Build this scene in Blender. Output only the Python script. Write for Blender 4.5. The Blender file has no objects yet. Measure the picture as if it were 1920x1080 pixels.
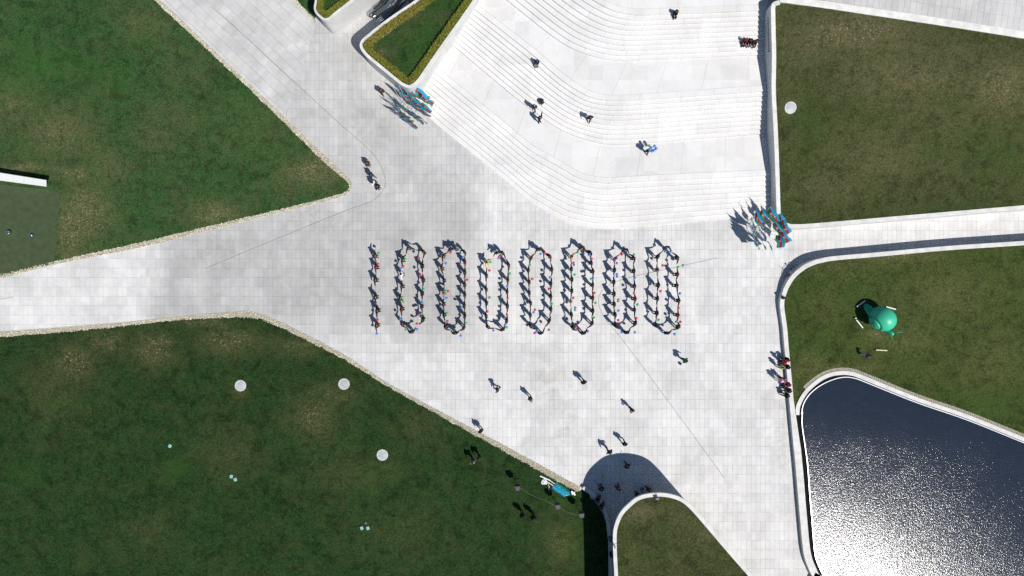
import bpy, bmesh, math, random
import numpy as np
from mathutils import Vector, Matrix
from mathutils.geometry import delaunay_2d_cdt
random.seed(7); rng = np.random.default_rng(7)
R = math.radians
scene = bpy.context.scene
col = scene.collection

# ------------------------------------------------------------------ camera, sky, sun, exposure
FPX = 1100.0          # focal length in photo pixels (photo is 1920 wide)
PPM = 17.6            # photo pixels per metre on the plaza (0.5 x 1 m slabs)
HC = FPX / PPM        # drone height above the plaza
cd = bpy.data.cameras.new('camera'); cam = bpy.data.objects.new('camera', cd); col.objects.link(cam)
cam.location = (0, 0, HC); cam.rotation_euler = (0, 0, 0)
cd.sensor_width = 36.0; cd.lens = 36.0 * FPX / 1920.0; cd.clip_end = 2000
scene.camera = cam

EL = R(52.0); SDX, SDY = 0.70, -0.714
world = bpy.data.worlds.new('World'); scene.world = world; world.use_nodes = True
wn = world.node_tree.nodes; wl = world.node_tree.links
sky = wn.new('ShaderNodeTexSky'); sky.sky_type = 'NISHITA'; sky.sun_disc = False
sky.sun_elevation = EL; sky.sun_rotation = math.atan2(SDX, SDY); sky.altitude = 50; sky.ozone_density = 4.0; sky.dust_density = .2
bg = wn['Background']; bg.inputs[1].default_value = 0.075
wl.new(sky.outputs[0], bg.inputs[0])
sd = bpy.data.lights.new('sun', 'SUN'); sd.energy = 4.95; sd.angle = R(0.53); sd.color = (1.0, 0.965, 0.92)
sun = bpy.data.objects.new('sun', sd); col.objects.link(sun); sun.location = (60, -60, 90)
sv = Vector((SDX * math.cos(EL), SDY * math.cos(EL), math.sin(EL))).normalized()
sun.rotation_euler = (-sv).to_track_quat('-Z', 'Y').to_euler()
scene.view_settings.view_transform = 'Standard'; scene.view_settings.look = 'None'
scene.cycles.use_denoising = False
scene.view_settings.exposure = 0.0; scene.view_settings.gamma = 1.0

# ------------------------------------------------------------------ helpers
def P(px, py, z=0.0):
    k = (HC - z) / FPX
    return Vector(((px - 960) * k, (540 - py) * k, z))

def tag(o, label=None, cat=None, group=None, kind=None):
    if label: o['label'] = label
    if cat: o['category'] = cat
    if group: o['group'] = group
    if kind: o['kind'] = kind
    return o

def empty(name, loc=(0, 0, 0), rz=0.0):
    o = bpy.data.objects.new(name, None); col.objects.link(o)
    o.location = loc; o.rotation_euler = (0, 0, rz); o.empty_display_size = 0.3
    return o

def link(name, me, parent=None, loc=None):
    o = bpy.data.objects.new(name, me); col.objects.link(o)
    if parent: o.parent = parent
    if loc is not None: o.location = loc
    return o

class MB:
    def __init__(s): s.v = []; s.f = []; s.m = []
    def add(s, vs, fs, mi=0):
        b = len(s.v); s.v += [tuple(v) for v in vs]
        s.f += [tuple(i + b for i in f) for f in fs]; s.m += [mi] * len(fs)
    def box(s, c, size, rz=0.0, mi=0, taper=1.0):
        hx, hy, hz = size[0] / 2, size[1] / 2, size[2] / 2
        ca, sa = math.cos(rz), math.sin(rz); vs = []
        for z, t in ((-hz, 1), (hz, taper)):
            for x, y in ((-hx, -hy), (hx, -hy), (hx, hy), (-hx, hy)):
                x *= t; y *= t
                vs.append((c[0] + x * ca - y * sa, c[1] + x * sa + y * ca, c[2] + z))
        s.add(vs, [(3, 2, 1, 0), (4, 5, 6, 7), (0, 1, 5, 4), (1, 2, 6, 5), (2, 3, 7, 6), (3, 0, 4, 7)], mi)
    def tube(s, pts, r, n=6, mi=0, cap=True):
        pts = [Vector(p) for p in pts]; rs = r if isinstance(r, (list, tuple)) else [r] * len(pts)
        vs = []; up = Vector((0, 0, 1)); prev = None
        for i, p in enumerate(pts):
            d = (pts[min(i + 1, len(pts) - 1)] - pts[max(i - 1, 0)]).normalized()
            a = prev if prev is not None else (up if abs(d.z) < .9 else Vector((1, 0, 0)))
            u = (a - d * a.dot(d))
            if u.length < 1e-5: u = d.orthogonal()
            u.normalize(); prev = u; w = d.cross(u)
            for k in range(n):
                t = 2 * math.pi * k / n
                vs.append(p + (u * math.cos(t) + w * math.sin(t)) * rs[i])
        fs = []
        for i in range(len(pts) - 1):
            for k in range(n):
                fs.append((i * n + k, i * n + (k + 1) % n, (i + 1) * n + (k + 1) % n, (i + 1) * n + k))
        if cap:
            fs.append(tuple(range(n - 1, -1, -1))); fs.append(tuple((len(pts) - 1) * n + k for k in range(n)))
        s.add(vs, fs, mi)
    def lathe(s, prof, c=(0, 0, 0), n=16, mi=0):
        vs = []; fs = []
        for r, z in prof:
            for k in range(n):
                t = 2 * math.pi * k / n; vs.append((c[0] + r * math.cos(t), c[1] + r * math.sin(t), c[2] + z))
        for i in range(len(prof) - 1):
            for k in range(n):
                fs.append((i * n + k, i * n + (k + 1) % n, (i + 1) * n + (k + 1) % n, (i + 1) * n + k))
        fs.append(tuple((len(prof) - 1) * n + k for k in range(n))); fs.append(tuple(range(n - 1, -1, -1)))
        s.add(vs, fs, mi)
    def mesh(s, name, mats, smooth=False):
        me = bpy.data.meshes.new(name); me.from_pydata(s.v, [], s.f)
        for m in (mats if isinstance(mats, (list, tuple)) else [mats]): me.materials.append(m)
        if len(me.materials) > 1: me.polygons.foreach_set('material_index', s.m)
        if smooth: me.polygons.foreach_set('use_smooth', [True] * len(me.polygons))
        me.update(); return me
    def build(s, name, mats, parent=None, smooth=False, loc=None):
        return link(name, s.mesh(name, mats, smooth), parent, loc)

def catmull(pts, n=8, closed=False):
    pts = [np.array(p, float) for p in pts]; out = []; N = len(pts)
    for i in range(N if closed else N - 1):
        g = (lambda j: pts[j % N]) if closed else (lambda j: pts[max(0, min(N - 1, j))])
        p0, p1, p2, p3 = g(i - 1), g(i), g(i + 1), g(i + 2)
        for k in range(n):
            t = k / n
            out.append(.5 * ((2 * p1) + (p2 - p0) * t + (2 * p0 - 5 * p1 + 4 * p2 - p3) * t * t + (3 * p1 - p0 - 3 * p2 + p3) * t ** 3))
    if not closed: out.append(pts[-1])
    return np.array(out)

def resample(poly, n=None, step=None):
    poly = np.asarray(poly, float); d = np.r_[0, np.cumsum(np.linalg.norm(np.diff(poly[:, :2], axis=0), axis=1))]
    if n is None: n = max(2, int(round(d[-1] / step)) + 1)
    t = np.linspace(0, d[-1], n)
    return np.stack([np.interp(t, d, poly[:, k]) for k in range(poly.shape[1])], 1)

def offset(poly, d):
    """shift an open polyline sideways in the ground plane, d > 0 to the left of travel"""
    poly = np.asarray(poly, float); t = np.zeros((len(poly), 2))
    t[1:-1] = poly[2:, :2] - poly[:-2, :2]; t[0] = poly[1, :2] - poly[0, :2]; t[-1] = poly[-1, :2] - poly[-2, :2]
    t /= np.linalg.norm(t, axis=1)[:, None] + 1e-9
    o = poly.copy(); o[:, 0] -= t[:, 1] * d; o[:, 1] += t[:, 0] * d
    return o

def W(pxs, z=0.0):
    """photo pixels (x, y[, z]) -> world points"""
    return np.array([tuple(P(p[0], p[1], p[2] if len(p) > 2 else z)) for p in pxs])

def inside(poly, x, y):
    poly = np.asarray(poly); x = np.asarray(x, float); y = np.asarray(y, float); c = np.zeros(x.shape, bool); j = len(poly) - 1
    for i in range(len(poly)):
        xi, yi, xj, yj = poly[i, 0], poly[i, 1], poly[j, 0], poly[j, 1]
        if yi != yj:
            c ^= ((yi > y) != (yj > y)) & (x < (xj - xi) * (y - yi) / (yj - yi) + xi)
        j = i
    return c

# ------------------------------------------------------------------ materials
def new_mat(name):
    m = bpy.data.materials.new(name); m.use_nodes = True
    nt = m.node_tree; return m, nt, nt.nodes, nt.links, nt.nodes['Principled BSDF']

def noise(n, l, vec, scale, detail=3, rough=.55, dist=0.0):
    t = n.new('ShaderNodeTexNoise'); t.inputs['Scale'].default_value = scale; t.inputs['Detail'].default_value = detail
    t.inputs['Roughness'].default_value = rough; t.inputs['Distortion'].default_value = dist
    if vec is not None: l.new(vec, t.inputs['Vector'])
    return t.outputs['Fac']

def mrange(n, l, v, a, b, c, d):
    t = n.new('ShaderNodeMapRange'); t.clamp = True
    for i, x in zip((1, 2, 3, 4), (a, b, c, d)): t.inputs[i].default_value = x
    l.new(v, t.inputs[0]); return t.outputs[0]

def math_(n, l, op, a, b=None):
    t = n.new('ShaderNodeMath'); t.operation = op
    for i, x in enumerate((a, b)):
        if x is None: continue
        if isinstance(x, (int, float)): t.inputs[i].default_value = x
        else: l.new(x, t.inputs[i])
    return t.outputs[0]

def mix(n, l, fac, a, b, mode='MIX'):
    t = n.new('ShaderNodeMix'); t.data_type = 'RGBA'; t.blend_type = mode
    if isinstance(fac, (int, float)): t.inputs[0].default_value = fac
    else: l.new(fac, t.inputs[0])
    for i, x in ((6, a), (7, b)):
        if isinstance(x, (tuple, list)): t.inputs[i].default_value = (*x[:3], 1)
        else: l.new(x, t.inputs[i])
    return t.outputs[2]

def simple(name, c, rough=.7, var=.12, scale=6.0, spec=.3, bump=0.0, metal=0.0, coat=0.0):
    m, nt, n, l, b = new_mat(name)
    g = n.new('ShaderNodeNewGeometry').outputs['Position']
    f = noise(n, l, g, scale, 4)
    d = tuple(max(0, x * (1 - var * 1.6)) for x in c); u = tuple(min(1, x * (1 + var * 1.6)) for x in c)
    l.new(mix(n, l, mrange(n, l, f, .25, .75, 0, 1), d, u), b.inputs['Base Color'])
    b.inputs['Roughness'].default_value = rough; b.inputs['Specular IOR Level'].default_value = spec
    b.inputs['Metallic'].default_value = metal; b.inputs['Coat Weight'].default_value = coat
    if bump:
        bp = n.new('ShaderNodeBump'); bp.inputs['Strength'].default_value = bump; bp.inputs['Distance'].default_value = .02
        l.new(noise(n, l, g, scale * 3, 4), bp.inputs['Height']); l.new(bp.outputs[0], b.inputs['Normal'])
    return m

def grass_mat(name, dark, light, dry, lush, fine=6.0, straw=(.36, .31, .19)):
    m, nt, n, l, b = new_mat(name)
    g = n.new('ShaderNodeNewGeometry').outputs['Position']
    ad = n.new('ShaderNodeAttribute'); ad.attribute_name = 'dry'
    al = n.new('ShaderNodeAttribute'); al.attribute_name = 'lush'
    f1 = noise(n, l, g, fine, 5, .72); f2 = noise(n, l, g, 1.3, 4, .6); f3 = noise(n, l, g, .16, 4, .6, .4); f4 = noise(n, l, g, 4.2, 3, .65)
    s = math_(n, l, 'ADD', math_(n, l, 'MULTIPLY', mrange(n, l, f1, .40, .60, 0, 1), .62), math_(n, l, 'MULTIPLY', mrange(n, l, f2, .3, .7, 0, 1), .14))
    s = math_(n, l, 'ADD', s, math_(n, l, 'MULTIPLY', mrange(n, l, f3, .3, .7, 0, 1), .14))
    s = math_(n, l, 'ADD', s, math_(n, l, 'MULTIPLY', mrange(n, l, f4, .34, .66, 0, 1), .2))
    c = mix(n, l, s, dark, light)
    ol = math_(n, l, 'MULTIPLY', mrange(n, l, noise(n, l, g, .45, 5, .7, .8), .45, .68, 0, 1), .26)
    c = mix(n, l, ol, c, tuple(x * .8 for x in dry))
    dk = mrange(n, l, noise(n, l, g, .8, 5, .75, .5), .36, .52, .55, 1)
    dkv = n.new('ShaderNodeCombineXYZ')
    for i in range(3): l.new(dk, dkv.inputs[i])
    c = mix(n, l, 1.0, c, dkv.outputs[0], 'MULTIPLY')
    lf = math_(n, l, 'MULTIPLY', al.outputs['Fac'], mrange(n, l, f2, .32, .62, 0, 1))
    c = mix(n, l, lf, c, lush)
    nd = math_(n, l, 'ADD', math_(n, l, 'MULTIPLY', f4, .5), math_(n, l, 'MULTIPLY', f2, .5))
    df = math_(n, l, 'MULTIPLY', ad.outputs['Fac'], mrange(n, l, nd, .36, .6, .1, 1))
    dcol = mix(n, l, mrange(n, l, f1, .35, .7, 0, 1), tuple(x * .55 for x in dry), tuple(min(1, x * 1.35) for x in dry))
    c = mix(n, l, df, c, dcol)
    # scattered straw flecks where the turf is thin
    fl = mrange(n, l, noise(n, l, g, 5.0, 2, .7), .59, .67, 0, 1)
    c = mix(n, l, math_(n, l, 'MULTIPLY', fl, mrange(n, l, ad.outputs['Fac'], .45, 1, .0, .8)), c, straw)
    l.new(c, b.inputs['Base Color']); b.inputs['Roughness'].default_value = .95; b.inputs['Specular IOR Level'].default_value = .08
    bp = n.new('ShaderNodeBump'); bp.inputs['Strength'].default_value = .8; bp.inputs['Distance'].default_value = .05
    l.new(math_(n, l, 'ADD', f1, math_(n, l, 'MULTIPLY', f4, .5)), bp.inputs['Height']); l.new(bp.outputs[0], b.inputs['Normal'])
    return m

def paving_mat(name, ang, org, tw, th, base=.62, zones=True, stain=1.0):
    m, nt, n, l, b = new_mat(name)
    g = n.new('ShaderNodeNewGeometry').outputs['Position']
    sub = n.new('ShaderNodeVectorMath'); sub.operation = 'SUBTRACT'; l.new(g, sub.inputs[0]); sub.inputs[1].default_value = (*org, 0)
    rot = n.new('ShaderNodeVectorRotate'); rot.rotation_type = 'Z_AXIS'; rot.inputs['Angle'].default_value = -ang; l.new(sub.outputs[0], rot.inputs[0])
    dv = n.new('ShaderNodeVectorMath'); dv.operation = 'MULTIPLY'; l.new(rot.outputs[0], dv.inputs[0]); dv.inputs[1].default_value = (1 / tw, 1 / th, 0)
    fl = n.new('ShaderNodeVectorMath'); fl.operation = 'FLOOR'; l.new(dv.outputs[0], fl.inputs[0])
    wnz = n.new('ShaderNodeTexWhiteNoise'); wnz.noise_dimensions = '2D'; l.new(fl.outputs[0], wnz.inputs['Vector'])
    tone = mrange(n, l, wnz.outputs['Value'], 0, 1, .955, 1.03)
    # every third column or so shares a slab batch
    sc = n.new('ShaderNodeVectorMath'); sc.operation = 'MULTIPLY'; l.new(fl.outputs[0], sc.inputs[0]); sc.inputs[1].default_value = (.31, .43, 0)
    batch = mrange(n, l, noise(n, l, sc.outputs[0], 1.0, 2, .6), .3, .7, .95, 1.04)
    v = math_(n, l, 'MULTIPLY', tone, batch)
    blk = mrange(n, l, noise(n, l, sc.outputs[0], .42, 3, .65, .4), .42, .58, 1 - .075 * stain, 1.02)
    v = math_(n, l, 'MULTIPLY', v, blk)
    if zones:
        bk = n.new('ShaderNodeVectorMath'); bk.operation = 'MULTIPLY'; l.new(fl.outputs[0], bk.inputs[0]); bk.inputs[1].default_value = (tw, th, 0)
        sx = n.new('ShaderNodeSeparateXYZ'); l.new(bk.outputs[0], sx.inputs[0])
        X = math_(n, l, 'ADD', sx.outputs[0], org[0]); Y = math_(n, l, 'ADD', sx.outputs[1], org[1])
        jit = math_(n, l, 'MULTIPLY', math_(n, l, 'SUBTRACT', noise(n, l, sc.outputs[0], .35, 2), .5), 9.0)
        Xj = math_(n, l, 'ADD', X, jit)
        # the older, greyer slabs lie west of x = -4 m, as far as the western path
        wst = math_(n, l, 'MULTIPLY', mrange(n, l, math_(n, l, 'ADD', X, math_(n, l, 'MULTIPLY', jit, .35)), -5.6, -2.8, 1, 0), mrange(n, l, Xj, -40.5, -36, 0, 1))
        tp = mrange(n, l, math_(n, l, 'ADD', Y, math_(n, l, 'MULTIPLY', jit, .3)), 7.2, 8.6, 1, .72)
        bt = mrange(n, l, math_(n, l, 'ADD', Y, math_(n, l, 'MULTIPLY', jit, .5)), -8.0, -3.0, .12, 1)
        gz = math_(n, l, 'MULTIPLY', math_(n, l, 'MULTIPLY', wst, tp), bt)
        v = math_(n, l, 'MULTIPLY', v, mrange(n, l, gz, 0, 1, 1.0, .72))
    st = mrange(n, l, noise(n, l, g, .22, 6, .68, .6), .40, .58, 1 - .10 * stain, 1.02)
    st2 = mrange(n, l, noise(n, l, g, 1.1, 5, .65, .3), .3, .6, 1 - .08 * stain, 1.015)
    dirt = None
    if zones:
        wv = noise(n, l, g, .9, 5, .65, .8)
        for (qx, qy, rx, ry, am) in ((1030, 720, 60, 70, .9), (1060, 800, 30, 60, .8), (1470, 830, 16, 90, 1.0), (600, 420, 60, 26, 1.0), (575, 400, 30, 16, 1.2), (420, 470, 60, 50, .7), (790, 520, 70, 90, .5), (690, 240, 50, 60, .6), (1000, 435, 70, 16, .6), (1130, 432, 40, 8, .9), (880, 330, 50, 20, .6), (1480, 470, 20, 20, .6), (560, 520, 90, 50, .5), (1300, 850, 40, 20, .4)):
            c0 = P(qx, qy); sb_ = n.new('ShaderNodeVectorMath'); sb_.operation = 'SUBTRACT'; l.new(g, sb_.inputs[0]); sb_.inputs[1].default_value = (c0.x, c0.y, 0)
            ml = n.new('ShaderNodeVectorMath'); ml.operation = 'MULTIPLY'; l.new(sb_.outputs[0], ml.inputs[0]); ml.inputs[1].default_value = (PPM / rx, PPM / ry, 0)
            ln_ = n.new('ShaderNodeVectorMath'); ln_.operation = 'LENGTH'; l.new(ml.outputs[0], ln_.inputs[0])
            d_ = math_(n, l, 'MULTIPLY', mrange(n, l, ln_.outputs['Value'], .2, 1.3, 1, 0), am)
            dirt = d_ if dirt is None else math_(n, l, 'MAXIMUM', dirt, d_)
        dirt = math_(n, l, 'MULTIPLY', dirt, mrange(n, l, wv, .40, .66, 0, 1))
    fine = mrange(n, l, noise(n, l, g, 14, 3), .3, .7, .96, 1.03)
    v = math_(n, l, 'MULTIPLY', math_(n, l, 'MULTIPLY', v, st), math_(n, l, 'MULTIPLY', st2, fine))
    hue = mrange(n, l, noise(n, l, g, .5, 3), .35, .65, 0, 1)
    cc = mix(n, l, hue, (base * 1.01, base * .985, base * .935), (base, base * .985, base * .965))
    if dirt is not None: cc = mix(n, l, math_(n, l, 'MULTIPLY', dirt, .75), cc, (base * .70, base * .675, base * .61))
    vc = n.new('ShaderNodeCombineXYZ')
    for i in range(3): l.new(v, vc.inputs[i])
    l.new(mix(n, l, 1.0, cc, vc.outputs[0], 'MULTIPLY'), b.inputs['Base Color'])
    b.inputs['Roughness'].default_value = .75; b.inputs['Specular IOR Level'].default_value = .25
    bp = n.new('ShaderNodeBump'); bp.inputs['Strength'].default_value = .15; bp.inputs['Distance'].default_value = .01
    l.new(noise(n, l, g, 25, 4), bp.inputs['Height']); l.new(bp.outputs[0], b.inputs['Normal'])
    return m

ORG = (P(687, 450).x, P(687, 450).y)
M = {}
M['pave'] = paving_mat('paving_stone', 0, ORG, .5, 1.0, .655)
ANG2 = R(-43.3)
M['pave_nw'] = paving_mat('paving_stone_path', ANG2, (0, 0), .5, 1.0, .58, False, 1.3)
M['pave_up'] = paving_mat('paving_stone_upper', R(-8.8), (0, 0), .6, 1.2, .56, False, 1.0)
M['stair'] = paving_mat('stair_stone', R(0), (0, 0), 1.9, 1.0, .70, False, .35)
M['landing'] = paving_mat('landing_stone', R(0), (.3, .2), 1.5, 1.5, .68, False, .45)
M['bed'] = simple('joint_mortar', (.22, .21, .20), .95, .3, 3)
M['white'] = simple('white_render', (.62, .61, .575), .65, .11, 1.6, .25, bump=.15)
M['white_wall'] = simple('white_wall_render', (.55, .55, .53), .7, .08, .8, .3)
M['slot'] = simple('slot_drain_metal', (.17, .165, .15), .7, .3, 4)
M['gravel_bed'] = simple('gravel_bed', (.33, .30, .22), .95, .35, 9, bump=.5)
M['pebble'] = simple('pebble', (.60, .56, .44), .85, .28, 7)
M['earth'] = simple('earth', (.06, .08, .04), .95, .3, .5)
M['g_nw'] = grass_mat('grass_west', (.0068, .021, .0068), (.045, .110, .030), (.135, .124, .058), (.030, .105, .018))
M['g_sw'] = grass_mat('grass_south', (.0030, .0110, .0030), (.0275, .0655, .0175), (.088, .086, .034), (.024, .074, .010))
M['g_ne'] = grass_mat('grass_north_east', (.013, .020, .0045), (.076, .090, .031), (.128, .112, .058), (.018, .058, .010))
M['g_e'] = grass_mat('grass_east', (.0095, .0185, .0040), (.066, .097, .0235), (.132, .125, .050), (.026, .070, .010))
M['g_pl'] = grass_mat('grass_planter', (.006, .022, .006), (.036, .092, .021), (.094, .083, .04), (.026, .075, .013))
M['turf'] = simple('artificial_turf', (.056, .078, .038), .9, .12, 1.5, .1, bump=.4)
M['hedge'] = simple('hedge_leaf', (.155, .165, .022), .7, .45, 5)
M['hedge2'] = simple('hedge_leaf_dry', (.25, .19, .045), .75, .35, 5)
M['black'] = simple('black_rubber', (.015, .015, .017), .5, .2)
M['steel'] = simple('brushed_steel', (.45, .46, .48), .32, .05, 4, .5, metal=.9)
M['glass'] = simple('balustrade_glass', (.10, .13, .15), .08, .05, 2, .6)
M['dark'] = simple('dark_plastic', (.022, .022, .026), .45, .2)
M['grey'] = simple('grey_plastic', (.16, .16, .18), .5, .1)
M['teal'] = simple('teal_lid', (.28, .55, .50), .55, .08)
M['wht'] = simple('white_plastic', (.80, .80, .78), .5, .03)
M['cream'] = simple('cream_bar', (.66, .62, .42), .6, .06)
M['snail'] = simple('green_plastic', (.045, .46, .27), .42, .05, 1.0, .45)

# ------------------------------------------------------------------ ground sheet and outlines
mb = MB(); S = 500
mb.add([(-S, -S, -.6), (S, -S, -.6), (S, S, -.6), (-S, S, -.6)], [(0, 1, 2, 3)])
tag(mb.build('ground', M['earth']), kind='structure')
mb = MB(); mb.add([(-82, -52, -.035), (82, -52, -.035), (82, 50, -.035), (-82, 50, -.035)], [(0, 1, 2, 3)])
plaza = tag(mb.build('plaza', M['bed']), kind='structure')

nw_gr = catmull([(286, -15), (301, 0), (393, 87), (513, 200), (600, 283), (640, 320), (657, 337), (661, 350), (655, 361), (640, 369), (600, 380), (467, 413), (280, 460), (100, 497), (0, 523), (-60, 537)], 6)
nw_g = catmull([(270, -18), (290, 0), (367, 72), (500, 197), (600, 296), (636, 327), (653, 342), (656, 351), (650, 359), (638, 364), (590, 377), (460, 408), (280, 451), (127, 485), (0, 515), (-60, 528)], 6)
sw_gr = catmull([(-60, 626), (0, 622), (200, 607), (433, 585), (480, 587), (533, 607), (640, 662), (730, 720), (817, 767), (960, 843), (1060, 898), (1088, 913)], 6)
sw_g = catmull([(-60, 636), (0, 632), (200, 615), (333, 600), (467, 596), (517, 610), (640, 671), (720, 720), (813, 773), (940, 843), (1050, 905), (1085, 923)], 6)
sw_e = catmull([(1091, 917), (1110, 934), (1128, 958), (1137, 989), (1141, 1015), (1143, 1060), (1144, 1380)], 6)
nw_poly = np.vstack([W(nw_gr), W([(-420, 622), (-420, -360), (-60, -360)])])
sw_poly = np.vstack([W(sw_gr), W([(1091, 917)]), W(sw_e), W([(1144, 1420), (-420, 1420), (-420, 650)])])

# ------------------------------------------------------------------ lawn builder
from mathutils.bvhtree import BVHTree
BVHS = []
def G(px, py, up=0.0):
    """photo pixel of something 'up' metres above the turf -> the turf point under it"""
    z = 0.0
    for _ in range(4):
        w = P(px, py, z + up); hs = [b.ray_cast(Vector((w.x, w.y, 30)), Vector((0, 0, -1)))[0] for b in BVHS]; hs = [h.z for h in hs if h is not None]
        z = max(hs) if hs else 0.0
    w = P(px, py, z + up); return Vector((w.x, w.y, z))
def lawn(name, boundary, mat, spacing=.8, patches=(), ragged=.05, mound=.0, parent=None, kind='structure'):
    """boundary: world (x,y,z) loop. patches: (px, py, rx, ry, dry, lush) soft spots of dry or lush turf"""
    b = resample(np.vstack([boundary, boundary[:1]]), step=.35)[:-1]
    if ragged:
        b[:, :2] += rng.normal(0, ragged, (len(b), 2))
    xmin, ymin = b[:, :2].min(0); xmax, ymax = b[:, :2].max(0)
    gx, gy = np.meshgrid(np.arange(xmin, xmax, spacing), np.arange(ymin, ymax, spacing))
    gx = gx.ravel() + rng.uniform(-.3, .3, gx.size) * spacing; gy = gy.ravel() + rng.uniform(-.3, .3, gy.size) * spacing
    k = inside(b, gx, gy); gx, gy = gx[k], gy[k]
    dm = np.full(len(gx), 9e9)
    for i in range(0, len(b), 2): dm = np.minimum(dm, (gx - b[i, 0]) ** 2 + (gy - b[i, 1]) ** 2)
    k = dm > (spacing * .45) ** 2; gx, gy, dm = gx[k], gy[k], dm[k]
    nb = len(b)
    pts = [Vector((float(x), float(y))) for x, y in b[:, :2]] + [Vector((float(x), float(y))) for x, y in zip(gx, gy)]
    vo, eo, fo, ov, oe, of = delaunay_2d_cdt(pts, [], [list(range(nb))], 1, 1e-4)
    v = np.array([(p.x, p.y) for p in vo])
    c = b[::4]
    w = 1.0 / ((v[:, None, 0] - c[None, :, 0]) ** 2 + (v[:, None, 1] - c[None, :, 1]) ** 2 + .02) ** 1.5
    z = (w * c[None, :, 2]).sum(1) / w.sum(1)
    dmin = np.sqrt(((v[:, None, 0] - c[None, :, 0]) ** 2 + (v[:, None, 1] - c[None, :, 1]) ** 2).min(1))
    z = z + mound * (1 - np.exp(-dmin / 4.0))
    me = bpy.data.meshes.new(name); me.from_pydata([(a[0], a[1], q) for a, q in zip(v, z)], [], [tuple(f) for f in fo])
    bm = bmesh.new(); bm.from_mesh(me); bmesh.ops.recalc_face_normals(bm, faces=bm.faces)
    if sum(f.normal.z for f in bm.faces) < 0: bmesh.ops.reverse_faces(bm, faces=bm.faces)
    bm.to_mesh(me); bm.free()
    px = 960 + v[:, 0] * FPX / (HC - z); py = 540 - v[:, 1] * FPX / (HC - z)
    dry = np.zeros(len(v)); lush = np.zeros(len(v))
    for (qx, qy, rx, ry, d, lu) in patches:
        e = np.exp(-(((px - qx) / rx) ** 2 + ((py - qy) / ry) ** 2) * 1.2)
        dry = np.maximum(dry, e * d); lush = np.maximum(lush, e * lu * .75)
    for nm, a in (('dry', dry), ('lush', lush)):
        at = me.attributes.new(nm, 'FLOAT', 'POINT'); at.data.foreach_set('value', a.astype(np.float32))
    me.materials.append(mat); me.polygons.foreach_set('use_smooth', [True] * len(me.polygons))
    BVHS.append(BVHTree.FromPolygons([(a[0], a[1], q) for a, q in zip(v, z)], [tuple(f) for f in fo]))
    return tag(link(name, me, parent), kind=kind)

lawn('lawn', np.vstack([W(nw_g, .03), W([(-420, 613), (-420, -360), (-76, -360)], .03)]), M['g_nw'], .8, [
    (110, 250, 90, 60, .75, 0), (20, 200, 70, 50, .6, 0), (160, 400, 60, 70, .95, 0), (130, 430, 30, 90, 1, 0), (400, 400, 60, 26, 1, 0), (590, 320, 70, 34, 1, 0), (540, 350, 40, 25, .6, 0),
    (270, 40, 60, 40, .5, 0), (330, 215, 90, 40, .35, 0), (200, 310, 60, 40, .6, 0), (300, 260, 80, 50, .35, 0),
    (80, 120, 80, 40, 0, .9), (20, 160, 50, 40, 0, .8), (200, 150, 60, 40, 0, .4), (480, 250, 90, 50, .3, .2), (340, 130, 60, 60, .3, 0), (40, 312, 90, 8, 1, 0), (140, 325, 40, 14, 1, 0)])
lawn('lawn', np.vstack([W(sw_g, .03), W([(1088, 920)], .03), W(sw_e, .03), W([(1144, 1420), (-420, 1420), (-420, 660)], .03)]), M['g_sw'], .8, [
    (140, 680, 50, 40, 1, 0), (290, 655, 50, 40, 1, 0), (430, 640, 70, 30, 1, 0), (380, 605, 60, 10, 1, 0), (200, 640, 60, 30, .8, 0), (100, 720, 60, 80, .5, 0), (560, 650, 60, 24, .7, 0),
    (590, 780, 50, 50, .85, 0), (430, 850, 60, 50, .5, 0), (640, 890, 60, 40, .5, 0), (630, 740, 60, 30, .7, 0), (790, 800, 40, 36, .5, 0), (720, 880, 40, 40, .3, 0), (1050, 1020, 40, 60, .7, .2), (450, 735, 16, 16, .9, 0),
    (330, 880, 34, 18, 0, 1), (40, 890, 34, 24, 0, .7), (700, 900, 60, 30, .2, .45), (1075, 1010, 30, 50, .2, .7), (1062, 940, 40, 14, 0, .6), (120, 755, 60, 12, 0, .45), (270, 1000, 60, 40, .3, 0), (760, 1000, 90, 60, .3, .1)], mound=.25)
# small lawn in the corner by the north planter
nsm = [(540, -20), (556, 0), (566, 12), (580, 26), (592, 38), (593, 10), (590, -20)]
lawn('lawn', W(nsm, .03), M['g_nw'], .6)
# artificial turf mat on the western lawn
mb = MB(); tm = [P(-20, 344, .05), P(92, 356, .05), P(112, 362, .05), P(101, 494, .05), P(0, 517, .05), P(-20, 521, .05)]
mb.add(tm + [p - Vector((0, 0, .05)) for p in tm], [tuple(range(6))[::-1]] + [(i, (i + 1) % 6, (i + 1) % 6 + 6, i + 6) for i in range(6)])
tag(mb.build('turf_mat', M['turf']), 'grey green artificial turf mat laid on the lawn beside the white inclined panels', 'mat')

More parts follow.
